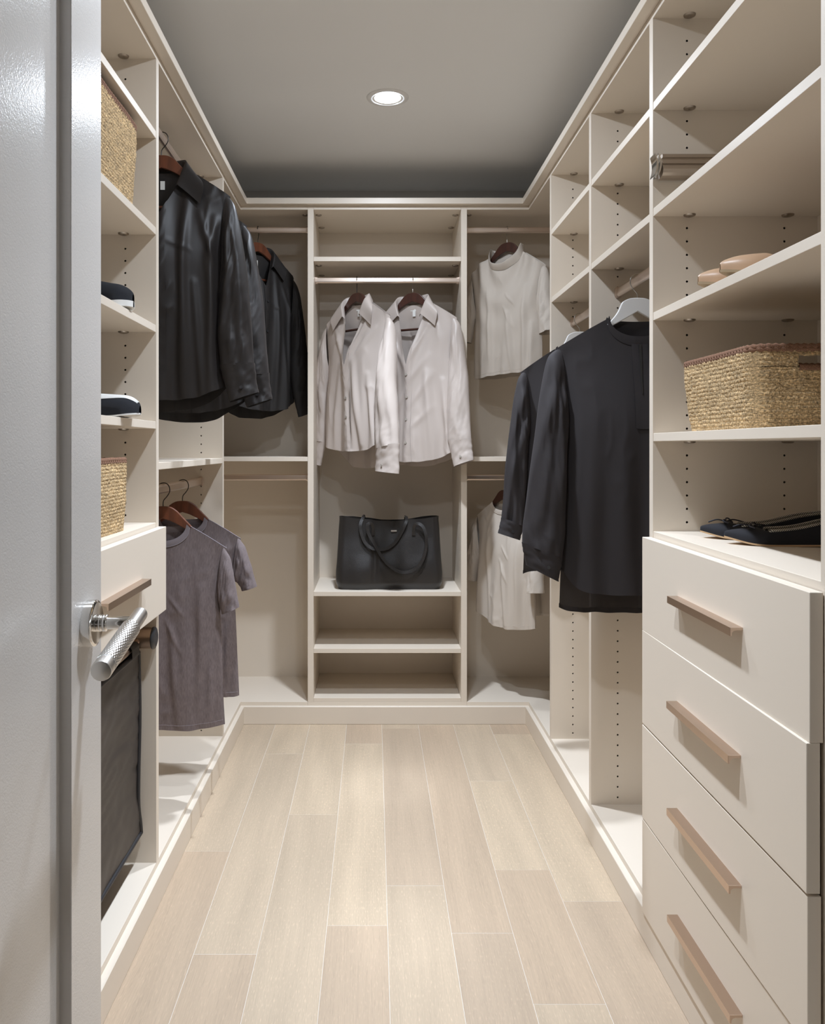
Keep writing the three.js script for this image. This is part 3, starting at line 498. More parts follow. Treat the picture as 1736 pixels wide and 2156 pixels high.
// ---------- navy blouses ----------
function navy(label, pos, yaw, P) {
  const t = thing('tunic_blouse', label, 'blouse', pos, yaw), m = M.navy, seed = P.seed;
  const S = { nw: 0.09, nh: -0.112, sw: 0.235, sh: -0.197, W: [[0, 0.235], [0.1, 0.222], [0.3, 0.204], [0.6, 0.212], [1, 0.222]], frontDrop: 0.072, backDrop: 0.026, hem: -0.89, hemSide: -0.8, hemBack: -0.955, hemPow: 7, depth: 0.05, hemDepth: 0.045, fold: 0.02, wr: 0.0012, seed, ...P.S };
  const B = topSheets(S), SB = { ...S, hemSide: -0.93, hemPow: 5 }, BB = topSheets(SB);
  part('front_panel', sheet(96, 96, B.front), m, t);
  const yBack = (u, v) => BB.back(u, v);
  part('back_panel', sheet(72, 60, (u, v) => yBack(u, v * 0.8), { flip: true }), m, t);
  part('back_tail', sheet(72, 24, (u, v) => yBack(u, 0.8 + v * 0.2), { flip: true, th: 0 }), M.navySheer, t, 'sheer longer back tail');
  part('tail_hem', sheet(72, 3, (u, v) => { const p = yBack(u, 0.984 + v * 0.016); return [p[0], p[1], p[2] - 0.0008]; }, { flip: true, th: 0.0022 }), m, t);
  for (const s of [-1, 1]) {
    part('sleeve', sleeve(P.sleeve, s, { seed: seed + s, fold: 0.012, wr: 0.001 }), m, t);
    const e = P.sleeve[P.sleeve.length - 1], C = P.cuff;
    const c = part('cuff', sleeve([[0, e[1] + 0.001, e[2] + 0.004, e[3], e[4] - 0.001, e[5] + 0.004, e[6], e[7] + 0.002], [1, ...C]], s, { seed: seed + 5, fold: 0.002, nv: 12 }), m, t);
    button(c, [s * ((C[0] + C[3]) / 2 - 0.012), (C[1] + C[4]) / 2 + 0.02, (C[2] + C[5]) / 2 + C[6] + 0.0015], M.buttonDark, 0.0048);
  }
  const w = S.nw / S.sw;                                                 // band collar and hidden placket
  for (const back of [false, true]) { const f = back ? B.back : B.front, edge = (u, k) => { const x = (u * 2 - 1) * w, p = f(0.5 + x / 2, 0), q = Math.abs(u * 2 - 1); return [p[0] * (1 - 0.07 * k), p[1] - 0.005 * (1 - k) + 0.022 * k * (0.4 + 0.6 * Math.sqrt(Math.max(0, 1 - q * q))), p[2] + (back ? -0.002 : 0.002)]; }; part('band_collar', band(40, 4, u => edge(u, 0), u => edge(u, 1), 0.001, 0.002), m, t); }
  part('placket', sheet(6, 30, (u, v) => { const p = B.front(0.5 + (u - 0.5) * 0.1, v * 0.34); return [p[0], p[1], p[2] + 0.003]; }), m, t);
  part('keyhole_slit', sheet(3, 24, (u, v) => { const p = B.front(0.5 + (u - 0.5) * 0.018 * (1 - v * 0.6), v * 0.2); return [p[0], p[1], p[2] + 0.0052]; }), M.dark, t, 'narrow dark slit opening');
  return t;
}
const navySleeve = [[0, 0.222, -0.19, 0, 0.2, -0.4, 0, 0.018], [0.15, 0.256, -0.225, 0.004, 0.2, -0.41, 0.006, 0.036], [0.45, 0.292, -0.42, 0.014, 0.204, -0.47, 0.018, 0.042], [0.8, 0.326, -0.66, 0.024, 0.212, -0.69, 0.03, 0.04], [1, 0.334, -0.745, 0.028, 0.222, -0.785, 0.036, 0.034]];
hanger('white wooden hanger holding the near navy blouse', [0.749, 1.664, -2.345], 0, 'white', PI, M.wireBright);
navy('near navy tunic blouse with stand collar on the right rod', [0.749, 1.664, -2.345], 0, { seed: 51, sleeve: navySleeve, cuff: [0.322, -0.805, 0.03, 0.234, -0.85, 0.04, 0.03] });
hanger('white wooden hanger holding the far navy blouse', [0.749, 1.66, -3.0], 0, 'white', PI, M.wireBright);
navy('far navy blouse with buttoned cuffs, behind the near one', [0.749, 1.66, -2.995], -0.05, { seed: 64, sleeve: [[0, 0.2, -0.188, 0, 0.18, -0.39, 0, 0.016], [0.15, 0.228, -0.235, 0.004, 0.182, -0.4, 0.006, 0.03], [0.5, 0.262, -0.45, 0.01, 0.19, -0.48, 0.014, 0.032], [1, 0.286, -0.73, 0.016, 0.206, -0.755, 0.022, 0.026]], cuff: [0.298, -0.782, 0.018, 0.222, -0.806, 0.026, 0.024], S: { sw: 0.215, W: [[0, 0.215], [0.1, 0.203], [0.3, 0.19], [1, 0.205]], hem: -0.86, hemSide: -0.79, hemBack: -0.925 } });

// ---------- the door, standing open at the left ----------
{
  const t = struct('door_1', 'pale grey painted door standing open at the left'), w = 0.762, st = 0.1056;
  t.position.set(-0.3073, 0, -0.2285); t.rotation.y = 1.597;            // hinge line; local x runs to the latch edge, local z faces the aisle
  const H = 2.03, rail = 0.12;
  const frame = [box(w - st, w, 0.008, H, -0.04, 0, 0.0016), box(0, st, 0.008, H, -0.04, 0, 0.0016), box(st - 0.001, w - st + 0.001, H - rail, H, -0.0398, -0.0002, 0.001), box(st - 0.001, w - st + 0.001, 0.008, 0.22, -0.0398, -0.0002, 0.001)];
  const metric = g => { const p = g.attributes.position, u = g.attributes.uv; for (let i = 0; i < p.count; i++) u.setXY(i, p.getX(i), p.getY(i)); return g; };
  part('door_frame', metric(join(frame)), M.door, t, 'glossy pale grey stiles and rails');
  part('door_panel', metric(join([box(st - 0.004, w - st + 0.004, 0.215, H - rail + 0.005, -0.027, -0.0125, 0.0006), box(st + 0.032, w - st - 0.032, 0.25, H - rail - 0.032, -0.0272, -0.0108, 0.0012)])), M.door, t, 'recessed flat panel of the door');
  const hx = w - 0.0535, hy = 0.9885, lathe = (pts, n = 48) => { const g = new THREE.LatheGeometry(pts.map(p => new THREE.Vector2(...p)), n); g.rotateX(PI / 2); g.translate(hx, hy, 0); return g; };
  const hd = part('door_handle', lathe([[0.0001, 0.0118], [0.0228, 0.0118], [0.0236, 0.0112], [0.0256, 0.0105], [0.0262, 0.0096], [0.0262, 0.0005], [0.026, 0]], 64), M.chrome, t, 'polished round chrome rose and lever handle');
  part('neck', lathe([[0.0086, 0.0118], [0.0096, 0.0122], [0.0096, 0.0165], [0.0088, 0.0172], [0.0088, 0.018], [0.0096, 0.0186], [0.0096, 0.0226], [0.0082, 0.0232], [0.0074, 0.0238], [0.0072, 0.055], [0.0001, 0.0552]], 32), M.chrome, hd);
  const lever = new THREE.LatheGeometry([[0.0001, 0], [0.0074, 0], [0.0082, 0.0008], [0.0084, 0.002], [0.0086, 0.04], [0.0096, 0.0408], [0.0101, 0.0425], [0.0101, 0.139], [0.0104, 0.14], [0.0105, 0.152], [0.0098, 0.1545], [0.0001, 0.155]].map(p => new THREE.Vector2(...p)), 40);
  const grip = new THREE.LatheGeometry([[0.0099, 0.044], [0.0106, 0.0446], [0.0106, 0.1374], [0.0099, 0.138]].map(p => new THREE.Vector2(...p)), 40);
  const place = g => { g.rotateZ(PI / 2); g.rotateZ(0.17); g.translate(hx + 0.021, hy + 0.006, 0.055); return g; };
  part('lever', place(lever), M.brushed, hd, 'brushed steel lever');
  const kn = tex(64, 64, (u, v) => 0.5 + 0.25 * Math.sin((u + v) * PI * 8) + 0.25 * Math.sin((u - v) * PI * 8), false); kn.repeat.set(6, 8);
  part('knurled_grip', place(grip), std({ color: lin(0.8, 0.79, 0.77), roughness: 0.3, metalness: 1, bumpMap: kn, bumpScale: 0.0004 }), hd, 'knurled lever grip');
  const bolt = part('latch_plate', box(w - 0.0004, w + 0.0012, hy - 0.08, hy + 0.08, -0.031, -0.009, 0.0004), M.brushed, t); bolt.userData.label = 'steel latch plate';
}

// ---------- woven baskets ----------
{
  const jute = tex(512, 512, (u, v) => { const k = 0.86 + 0.3 * N(u * 40, v * 90, 3) + 0.26 * N(u * 120, v * 60, 8) + 0.12 * N(u * 5, v * 9, 5); const d = Math.max(0, N(u * 90, v * 110, 14) - 0.12) * 0.6; return [(0.87 - d * 0.75) * k, (0.745 - d * 0.75) * k, (0.56 - d * 0.7) * k]; });
  M.jute = std({ map: jute, roughness: 0.92 });
  const brown = tex(256, 64, (u, v) => { const k = 0.9 + 0.4 * N(u * 80, v * 30, 3); return [0.56 * k, 0.41 * k, 0.32 * k]; });
  M.braid = std({ map: brown, roughness: 0.95 });
}
function rrect(a, b, r, s) {                                            // point on a rounded rectangle outline, s in 0..1 by length
  const A = 2 * (a - r), B = 2 * (b - r), q = PI * r / 2, L = 2 * A + 2 * B + 4 * q; let d = ((s % 1) + 1) % 1 * L;
  const seg = [[A, () => [a - r - d, b]], [q, () => [-(a - r) - r * Math.sin(d / r), (b - r) + r * Math.cos(d / r)]], [B, () => [-a, b - r - d]], [q, () => [-(a - r) - r * Math.cos(d / r), -(b - r) - r * Math.sin(d / r)]], [A, () => [-(a - r) + d, -b]], [q, () => [(a - r) + r * Math.sin(d / r), -(b - r) - r * Math.cos(d / r)]], [B, () => [a, -(b - r) + d]], [q, () => [(a - r) + r * Math.cos(d / r), (b - r) + r * Math.sin(d / r)]]];
  for (const [l, f] of seg) { if (d <= l) return f(); d -= l; } return [a, b];
}
// half sizes at the bottom (a, b) and at the top (a2, b2); slot = [centre, half width] along the outline for a hand hole near the rim
function basket(label, pos, yaw, { a, b, a2, b2, h, r, seed, slots = [] }) {
  const t = thing('woven_basket', label, 'basket', pos, yaw), rows = Math.round(h / 0.0078), nu = 440, twist = Math.round((a + b) * 4 / 0.0085);
  const shape = (s, v) => { const bl = 1 + 0.02 * Math.sin(v * PI); const p = rrect(mix(a, a2, v) * bl, mix(b, b2, v) * bl, r, s), d = 0.006 * N(s * 9 + seed, v * 2.5, seed); return [p[0] * (1 + d * 3), p[1] * (1 + d * 3)]; };
  const dist = (s, c) => Math.abs(((s - c + 0.5) % 1 + 1) % 1 - 0.5);
  const at = (s, v, out) => { const p = shape(s, v), q = shape(s + 0.002, v), m = shape(s - 0.002, v), tx = q[0] - m[0], ty = q[1] - m[1], l = Math.hypot(tx, ty); return [p[0] - ty / l * -out * -1, v * h + 0.0025 * N(s * 7, seed, v * 2), p[1] + tx / l * -out]; };
  const wall = (u0, u1, v0, v1, nU, nV) => sheet(nU, nV, (u, v) => {
    const s = mix(u0, u1, u), y = mix(v0, v1, v), row = y * rows, f = row - Math.floor(row), coil = Math.sqrt(Math.max(0, 1 - (f * 2 - 1) ** 2));
    const tw = Math.sin((s * twist + Math.floor(row) * 0.5) * PI * 2 + f * 2.4);
    const sgn = 1; return at(s, y, -(0.0022 * coil + 0.0011 * tw * coil + 0.0016 * N(s * 130, row * 1.3, seed)) * sgn);
  }, { th: 0.0055, uvs: [(u1 - u0) * 6, (v1 - v0) * h * 6], flip: true });
  const walls = [], V0 = 0, sv0 = 0.74, sv1 = 0.88, step = rows * 6;
  walls.push(wall(0, 1, V0, sv0, nu, Math.round(step * sv0)));
  if (!slots.length) walls.push(wall(0, 1, sv0, 0.95, nu, Math.round(step * 0.21)));
  else {
    const cuts = slots.flatMap(([c, q]) => [c - q, c + q]).sort((x, y) => x - y);
    for (let i = 1; i < cuts.length - 1; i += 2) walls.push(wall(cuts[i], cuts[i + 1], sv0, sv1, Math.round(nu * (cuts[i + 1] - cuts[i])), Math.round(step * 0.14)));
    walls.push(wall(cuts[cuts.length - 1], cuts[0] + 1, sv0, sv1, Math.round(nu * (cuts[0] + 1 - cuts[cuts.length - 1])), Math.round(step * 0.14)));
    walls.push(wall(0, 1, sv1, 0.95, nu, Math.round(step * 0.08)));
  }
  part('basket_body', walls, M.jute, t);
  const bottom = new THREE.ExtrudeGeometry(new THREE.Shape(Array.from({ length: 80 }, (_, i) => { const p = shape(i / 80, 0); return new THREE.Vector2(p[0], -p[1]); })), { depth: 0.006, bevelEnabled: false }); bottom.rotateX(-PI / 2);
  part('basket_base', bottom, M.jute, t);
  const rim = [0, 1].map(k => { const c = [], n = 260; for (let i = 0; i < n; i++) { const s = i / n, p = at(s, 0.957 + k * 0.033, -0.001); c.push(new THREE.Vector3(...p)); } const cv = new THREE.CatmullRomCurve3(c, true); const g = new THREE.TubeGeometry(cv, 700, 0.0052, 8, true); const P = g.attributes.position, nn = g.attributes.normal; for (let i = 0; i < P.count; i++) { const seg = Math.floor(i / 9), d = 0.0009 * Math.sin(seg * 0.9 + (i % 9) * 0.78 + k * 2); P.setXYZ(i, P.getX(i) + nn.getX(i) * d, P.getY(i) + nn.getY(i) * d, P.getZ(i) + nn.getZ(i) * d); } g.attributes.uv && (() => { const U = g.attributes.uv; for (let i = 0; i < U.count; i++) U.setX(i, U.getX(i) * 8); })(); return g; });
  part('rim_braid', rim, M.braid, t, 'brown braided rim');
  for (const [c, q] of slots) { const pts = []; for (let i = 0; i <= 30; i++) { pts.push(at(c - q + 2 * q * i / 30, sv0 - 0.006, 0)); } part('handle_binding', tube(pts, 0.0055, 60, 8), M.braid, t, 'brown binding of the hand hole'); }
  return t;
}
basket('large woven jute basket with a brown rim on the open right shelf', [0.862, 1.223, -1.682], 0, { a: 0.158, b: 0.16, a2: 0.168, b2: 0.178, h: 0.152, r: 0.034, seed: 2, slots: [[0.11 - 0.002, 0.06], [0.61, 0.06]] });
basket('tall woven jute basket high on the left shelf behind the door', [-0.738, 1.7698, -1.86], 0, { a: 0.135, b: 0.205, a2: 0.146, b2: 0.218, h: 0.214, r: 0.045, seed: 5 });
basket('woven jute basket standing on the left counter above the drawer', [-0.742, 0.9907, -1.82], 0, { a: 0.14, b: 0.185, a2: 0.143, b2: 0.196, h: 0.17, r: 0.05, seed: 9 });
basket('woven jute basket mostly hidden on the middle right shelf', [0.926, 1.7552, -2.2], 0, { a: 0.115, b: 0.14, a2: 0.125, b2: 0.15, h: 0.16, r: 0.04, seed: 13 });

// ---------- pull-out rails ----------
function pullout(name, label, x0, x1, y, z, capKind) {                  // round housing along x fixed to the panel, its front end towards the aisle
  const t = thing(name, label, 'rack', [0, y, z]);
  const body = (r, a, b) => { const g = new THREE.CylinderGeometry(r, r, Math.abs(b - a), 40); g.rotateZ(PI / 2); g.translate((a + b) / 2, 0, 0); return g; };
  return { t, body };
}
{
  const { t, body } = pullout('valet_rack', 'bronze pull-out rack with a polished curved end on the near right panel', 0, 0, 1.8515, -1.946);
  // stepped profile along x
  const prof = [[-0.0, 0.0255], [0.012, 0.0255], [0.014, 0.0235], [0.014, 0.017], [0.009, 0.0165], [0.009, 0.0125], [0.0135, 0.012], [0.0135, 0.003], [0.011, 0.002], [0.016, -0.003], [0.0185, -0.011], [0.0165, -0.0195], [0.01, -0.0245], [0, -0.026], [-0.02, -0.026], [-0.02, 0.0255]].map(([a, b]) => [-a, b]).reverse();
  const g = extrudeAlongZ(prof, 0, 0.34); g.rotateY(PI / 2); part('rail_housing', (() => { g.translate(0.676, 0, 0); return g; })(), M.bronze, t, 'bronze anodised rail');
  const end = x => { const pts = []; for (let i = 0; i <= 20; i++) { const y = mix(-0.026, 0.026, i / 20); pts.push([x + 0.0075 * (1 - (y / 0.026) ** 2), y]); } for (let i = 20; i >= 0; i--) { const y = mix(-0.026, 0.026, i / 20), k = 1 - (y / 0.026) ** 2; pts.push([x - 0.0006 + 0.0075 * k - 0.0034 * Math.sqrt(Math.max(0, k)), y]); } return extrudeAlongZ(pts, -0.017, 0.017, 0.0003); };
  part('finger_pull', end(0.6575), M.chrome, t, 'polished curved finger pull'); part('end_plate', end(0.6655), M.chrome, t, 'polished end plate');
}
{
  const t = thing('hamper_rack', 'round bronze rail with dark end cap carrying the laundry bag', 'rack', [0, 0.693, -2.1465]);
  const cyl = (r, x0, x1) => { const g = new THREE.CylinderGeometry(r, r, x1 - x0, 40); g.rotateZ(PI / 2); g.translate((x0 + x1) / 2, 0, 0); return g; };
  part('rail_housing', cyl(0.0275, -0.93, -0.576), M.handle, t, 'bronze tube along the panel');
  const cap = new THREE.LatheGeometry([[0.0001, 0.0065], [0.018, 0.0062], [0.026, 0.0035], [0.0288, 0], [0.0285, -0.0035], [0.0275, -0.004]].map(p => new THREE.Vector2(...p)), 40); cap.rotateZ(-PI / 2); cap.translate(-0.572, 0, 0);
  part('end_cap', cap, M.buttonDark, t, 'dark rounded end cap');
  part('bag_rail', tube([[-0.612, -0.004, 0.02], [-0.612, -0.012, 0.1], [-0.612, -0.012, 0.5], [-0.612, -0.012, 0.84]], 0.0085, 40, 14), M.handle, t, 'thin bronze rail towards the door');
  part('bag_rail', tube([[-0.9, -0.004, 0.02], [-0.9, -0.012, 0.1], [-0.9, -0.012, 0.84]], 0.0085, 40, 14), M.handle, t);
}
{
  // slack laundry bag of thin black cloth hung from the two rails
  const t = thing('laundry_bag', 'thin black laundry bag with piped edges hanging under the left drawer', 'bag', [-0.756, 0.18, -1.715]);
  const film = phys({ color: lin(0.036, 0.029, 0.0255), roughness: 0.45, sheen: 0.3, sheenRoughness: 0.4, sheenColor: lin(0.2, 0.2, 0.22), side: THREE.DoubleSide });
  const X = 0.146, z0 = -0.425, z1 = 0.36, Ht = 0.478;                  // aisle face at +X; far edge z0
  const hollow = (u, v) => 0.02 * Math.sin(u * PI) * Math.sin(v * PI) + 0.006 * N(u * 5, v * 4, 2) + 0.003 * Math.max(0, 1 - Math.abs(N(u * 9 + v * 6, v * 10, 7)) * 3);
  const zE = (u, v) => mix(z0 + 0.006 * Math.sin(v * 7) - 0.02 * sm(0.2, 0, v), z1, u);
  const face = s => sheet(60, 60, (u, v) => [s * (X - hollow(u, v) * (0.4 + 0.6 * Math.sin(v * PI))), v * Ht, zE(u, v)], { th: 0.001, flip: s < 0 });
  part('bag_side', face(1), film, t); part('bag_side', face(-1), film, t);
  const endf = (zz, fl) => sheet(30, 50, (u, v) => [mix(-X, X, u), v * Ht, zE(zz, v) + (zz ? -1 : 1) * 0.018 * Math.sin(u * PI) * Math.sin(v * PI)], { th: 0.001, flip: fl });
  part('bag_end', endf(0, true), film, t); part('bag_end', endf(1, false), film, t);
  part('bag_bottom', box(-X, X, 0, 0.0015, z0 - 0.018, z1, 0), film, t);
  const edges = [];
  for (const s of [-1, 1]) { for (const u of [0, 1]) edges.push(tube(Array.from({ length: 16 }, (_, i) => [s * X, i / 15 * Ht, zE(u, i / 15)]), 0.0055, 50, 8)); edges.push(tube([[s * X, 0, z0 - 0.02], [s * X, 0, -0.1], [s * X, 0, z1]], 0.0055, 40, 8)); edges.push(tube(Array.from({ length: 20 }, (_, i) => [s * X, Ht, zE(i / 19, 1)]), 0.006, 40, 8)); }
  part('piping', edges, cloth([0.02, 0.019, 0.021], { roughness: 0.55 }), t, 'black fabric piping');
  const loops = [];
  for (const s of [-1, 1]) for (const z of [-0.36, 0.24]) loops.push(sheet(30, 5, (u, v) => { const a = mix(-0.35, PI + 0.35, u), r = 0.0125; return [s * (X - 0.002) + r * Math.cos(a), 0.501 + r * Math.sin(a) - (u < 0.12 || u > 0.88 ? 0.014 : 0), z + mix(-0.03, 0.03, v)]; }, { th: 0.0016 }));
  part('hanging_loop', loops, M.dark, t, 'black webbing loop over the rail');
}

// ---------- leather tote ----------
{
  const t = thing('tote_bag', 'black leather tote bag with two looped handles on the tower shelf', 'bag', [0.0665, 0.5672, -3.675]);
  const grain = tex(256, 256, (u, v) => 0.5 + 0.5 * N(u * 60, v * 60, 3) + 0.3 * N(u * 120, v * 120, 6), false); grain.repeat.set(4, 4);
  const hide = phys({ color: lin(0.021, 0.018, 0.0165), roughness: 0.38, bumpMap: grain, bumpScale: 0.0003, clearcoat: 0.15, clearcoatRoughness: 0.4, side: THREE.DoubleSide });
  const H = 0.305, front = u => 0.5;
  const pt = (s, v) => {
    const a = mix(0.229, 0.219, sm(0.1, 1, v)) * (1 - 0.03 * sm(0.12, 0, v)), b = mix(0.072, 0.034, sm(0.15, 1, v)) * (1 - 0.16 * sm(0.1, 0, v));
    const p = rrect(a, b, Math.min(b * 0.96, 0.03), s), fx = p[0] / a, isF = p[1] > 0 ? 1 : -1;
    let x = p[0], z = p[1];
    const mid = Math.exp(-(((fx - 0.05) / 0.42) ** 2)), sag = isF * (0.012 * sm(0.3, 1, v) * (mid - 0.5) * -1);
    z += sag * sm(0.005, 0.02, Math.abs(p[1]));
    z += isF * 0.01 * Math.exp(-(((fx + 0.62 - v * 0.2) / 0.26) ** 2)) * sm(0.55, 0.25, v) - isF * 0.006 * Math.exp(-(((fx + 0.28) / 0.06) ** 2)) * sm(0.9, 0.3, v) * sm(0, 0.2, v) + 0.004 * N(fx * 3, v * 3, isF * 4);
    x += 0.007 * N(v * 3, isF, 2) * Math.sign(p[0]) * sm(0.6, 1, Math.abs(fx));
    const y = v * H + (v > 0.5 ? (v - 0.5) * 2 : 0) * (0.012 * Math.abs(fx) ** 2 - 0.008 * mid + 0.004 * N(fx * 4, isF, 9));
    return [x, y, z];
  };
  part('bag_body', sheet(240, 70, pt, { wrapU: true, th: 0.004, flip: true }), hide, t);
  part('bag_base', prism(Array.from({ length: 60 }, (_, i) => { const p = pt(i / 60, 0.002); return [p[0], p[2]]; }).reverse(), 0, 0.004), hide, t);
  const strap = (pts, w = 0.0068, dz = 1) => { const cv = new THREE.CatmullRomCurve3(pts.map(p => new THREE.Vector3(...p)), false, 'centripetal'), T = new THREE.Vector3(), B = new THREE.Vector3(), Nn = new THREE.Vector3(); return sheet(80, 4, (u, v) => { const p = cv.getPointAt(u); cv.getTangentAt(u, T); Nn.set(0.15, 0.25, 1); B.crossVectors(T, Nn).normalize(); const k = (v - 0.5) * 2 * w; return [p.x + B.x * k, p.y + B.y * k, p.z + B.z * k]; }, { th: 0.003 }); };
  const e = (px, py, z) => [(px - 819) / 478, (1242 - py) / 478, z];      // bag-front layout, bag centre at the origin
  part('handle', strap([e(764, 1130, -0.03), e(763, 1105, -0.03), e(766, 1092, -0.012), e(764, 1093, 0.03), e(759, 1105, 0.052), e(760, 1122, 0.06), e(768, 1143, 0.066), e(782, 1155, 0.07), e(797, 1158, 0.072), e(815, 1155, 0.07), e(831, 1144, 0.064), e(845, 1122, 0.056), e(854, 1103, 0.048), e(856, 1095, 0.02), e(855, 1092, -0.012), e(856, 1105, -0.03), e(858, 1130, -0.03)]), hide, t, 'rear leather handle falling over the front');
  part('handle', strap([e(785, 1130, 0.05), e(785, 1112, 0.053), e(781, 1103, 0.062), e(774, 1105, 0.068), e(775, 1122, 0.07), e(788, 1146, 0.074), e(803, 1172, 0.082), e(822, 1193, 0.088), e(846, 1204, 0.09), e(870, 1199, 0.089), e(886, 1183, 0.086), e(895, 1155, 0.08), e(895, 1125, 0.074), e(889, 1110, 0.068), e(880, 1104, 0.062), e(872, 1108, 0.056), e(870, 1130, 0.05)]), hide, t, 'front leather handle hanging in a loop');
  for (const px of [785, 871]) { const q = part('handle_tab', box(-0.007, 0.007, -0.026, 0.006, -0.002, 0.002, 0.0008), hide, t); q.position.set(...e(px, 1117, 0.0505)); }
  const pl = part('name_plate', box(-0.0125, 0.0125, -0.0032, 0.0032, -0.001, 0.0014, 0.0006), M.brushed, t, 'small blank metal plate'); pl.position.set(...e(829, 1120, 0.0465));
  const tab = part('closure_tab', box(-0.002, 0.002, -0.011, 0.008, -0.0012, 0.0012, 0.0004), hide, t); tab.position.set(...e(829, 1104, 0.038));
}

// ---------- shoes ----------
// a shoe along +x (toe), resting on y = 0: outer upper rolls over the rim into the inside, then sole, lining, binding
function shoe(name, label, category, pos, yaw, P) {
  const t = thing(name, label, category, pos, yaw, P.group), L = P.L || 0.24;
  const wK = keys(P.width), hK = keys(P.height), liftK = keys(P.lift), rimK = keys(P.rim);  // rows over s = 0 (heel) .. 1 (toe)
  const throat = P.throat, bend = P.bend || 0, tip = P.tip || 0.86;
  const open = (s, c) => sm(throat + 0.03, throat - 0.03, s + 0.16 * c * c);
  const P3 = (s, phi, out) => {                                           // phi -1..1 across
    const end = Math.sqrt(clamp(1 - Math.pow(clamp((s - tip) / (1 - tip), 0, 1), 2.1), 0.0001, 1)) * Math.sqrt(clamp(1 - Math.pow(clamp((0.1 - s) / 0.1, 0, 1), 2.2), 0.0001, 1));
    const w = wK(s)[0] * end, h = hK(s)[0], l = liftK(s)[0], rim = rimK(s)[0];
    const a = phi * PI / 2, dome = [w * Math.sin(a) * (1 + 0.06 * Math.cos(a)), l + P.sole + (h * (0.25 + 0.75 * Math.max(end, 0.05) ** 0.6)) * Math.pow(Math.cos(a), 0.7)];
    const q = Math.abs(phi), o = open(s, phi);
    const wallY = q > 0.5 ? l + P.sole + rim * Math.pow((1 - q) * 2, 0.7) : l + P.sole + mix(0.006, rim, Math.pow(q * 2, 5)), wallX = Math.sign(phi) * (q > 0.5 ? w * mix(0.86, 1, Math.pow((q - 0.5) * 2, 0.7)) : w * 0.86 * Math.min(1, q * 2));
    return [(s - 0.5) * L, mix(dome[1], wallY, o) + (out || 0), mix(dome[0], wallX, o) + bend * Math.sin(s * PI)];
  };
  part('upper', sheet(70, 110, (u, v) => P3(mix(0.003, 0.997, v), u * 2 - 1), { th: 0.002, uvs: [4, 8], flip: false }), P.upper, t);
  const soleTop = (s, k) => { const end = Math.sqrt(clamp(1 - Math.pow(clamp((s - tip) / (1 - tip), 0, 1), 2.1), 0.0001, 1)) * Math.sqrt(clamp(1 - Math.pow(clamp((0.1 - s) / 0.1, 0, 1), 2.2), 0.0001, 1)); return [(s - 0.5) * L * 1.006, liftK(s)[0], k * (wK(s)[0] * end + (P.soleOut || 0.001)) + bend * Math.sin(s * PI)]; };
  const nS = 60, f = (u, v) => { const s = mix(0, 1, v), c = u * PI * 2, p = soleTop(s, Math.sign(Math.cos(c)) * Math.min(1, Math.abs(Math.cos(c)) * 1.6)); return [p[0], p[1] + P.sole * (0.5 + 0.5 * clamp(Math.sin(c) * 2.2, -1, 1)), p[2]]; };
  part('sole', sheet(32, nS, f, { wrapU: true, th: 0, flip: true }), P.soleM, t);
  if (P.lining) {
    const end = phi => throat - 0.035 - 0.16 * phi * phi * 0.9;
    part('insole', sheet(30, 60, (u, v) => { const phi = (u * 2 - 1) * 0.36, p = P3(mix(0.03, end(phi), v), phi); return [p[0], p[1] + 0.0016, p[2]]; }, { th: 0 }), P.lining, t, P.liningLabel);
    for (const k of [-1, 1]) part('lining', sheet(12, 70, (u, v) => { const phi = k * mix(0.34, 0.496, u), p = P3(mix(0.02, end(phi) - 0.01, v), phi); return [p[0], p[1] + 0.0012, p[2] - k * 0.0016]; }, { th: 0, uvs: [1, 6] }), P.wallLining || P.lining, t);
    const pts = []; for (let i = 0; i <= 60; i++) { const s = mix(0.012, throat - 0.055, i / 60); pts.push(P3(s, 0.5, 0.0012)); } for (let i = 1; i < 14; i++) { const c = Math.cos(i / 14 * PI) * 0.5, s = throat - 0.005 - 0.16 * c * c * 1.2; pts.push(P3(s + 0.002, c, 0.0012)); } for (let i = 60; i >= 0; i--) { const s = mix(0.012, throat - 0.055, i / 60); pts.push(P3(s, -0.5, 0.0012)); }
    if (P.binding) { const g = tube(pts, P.bindR || 0.0028, 260, 8); part('binding', g, P.binding, t, P.bindLabel); }
  }
  if (P.extra) P.extra(t, P3);
  return t;
}
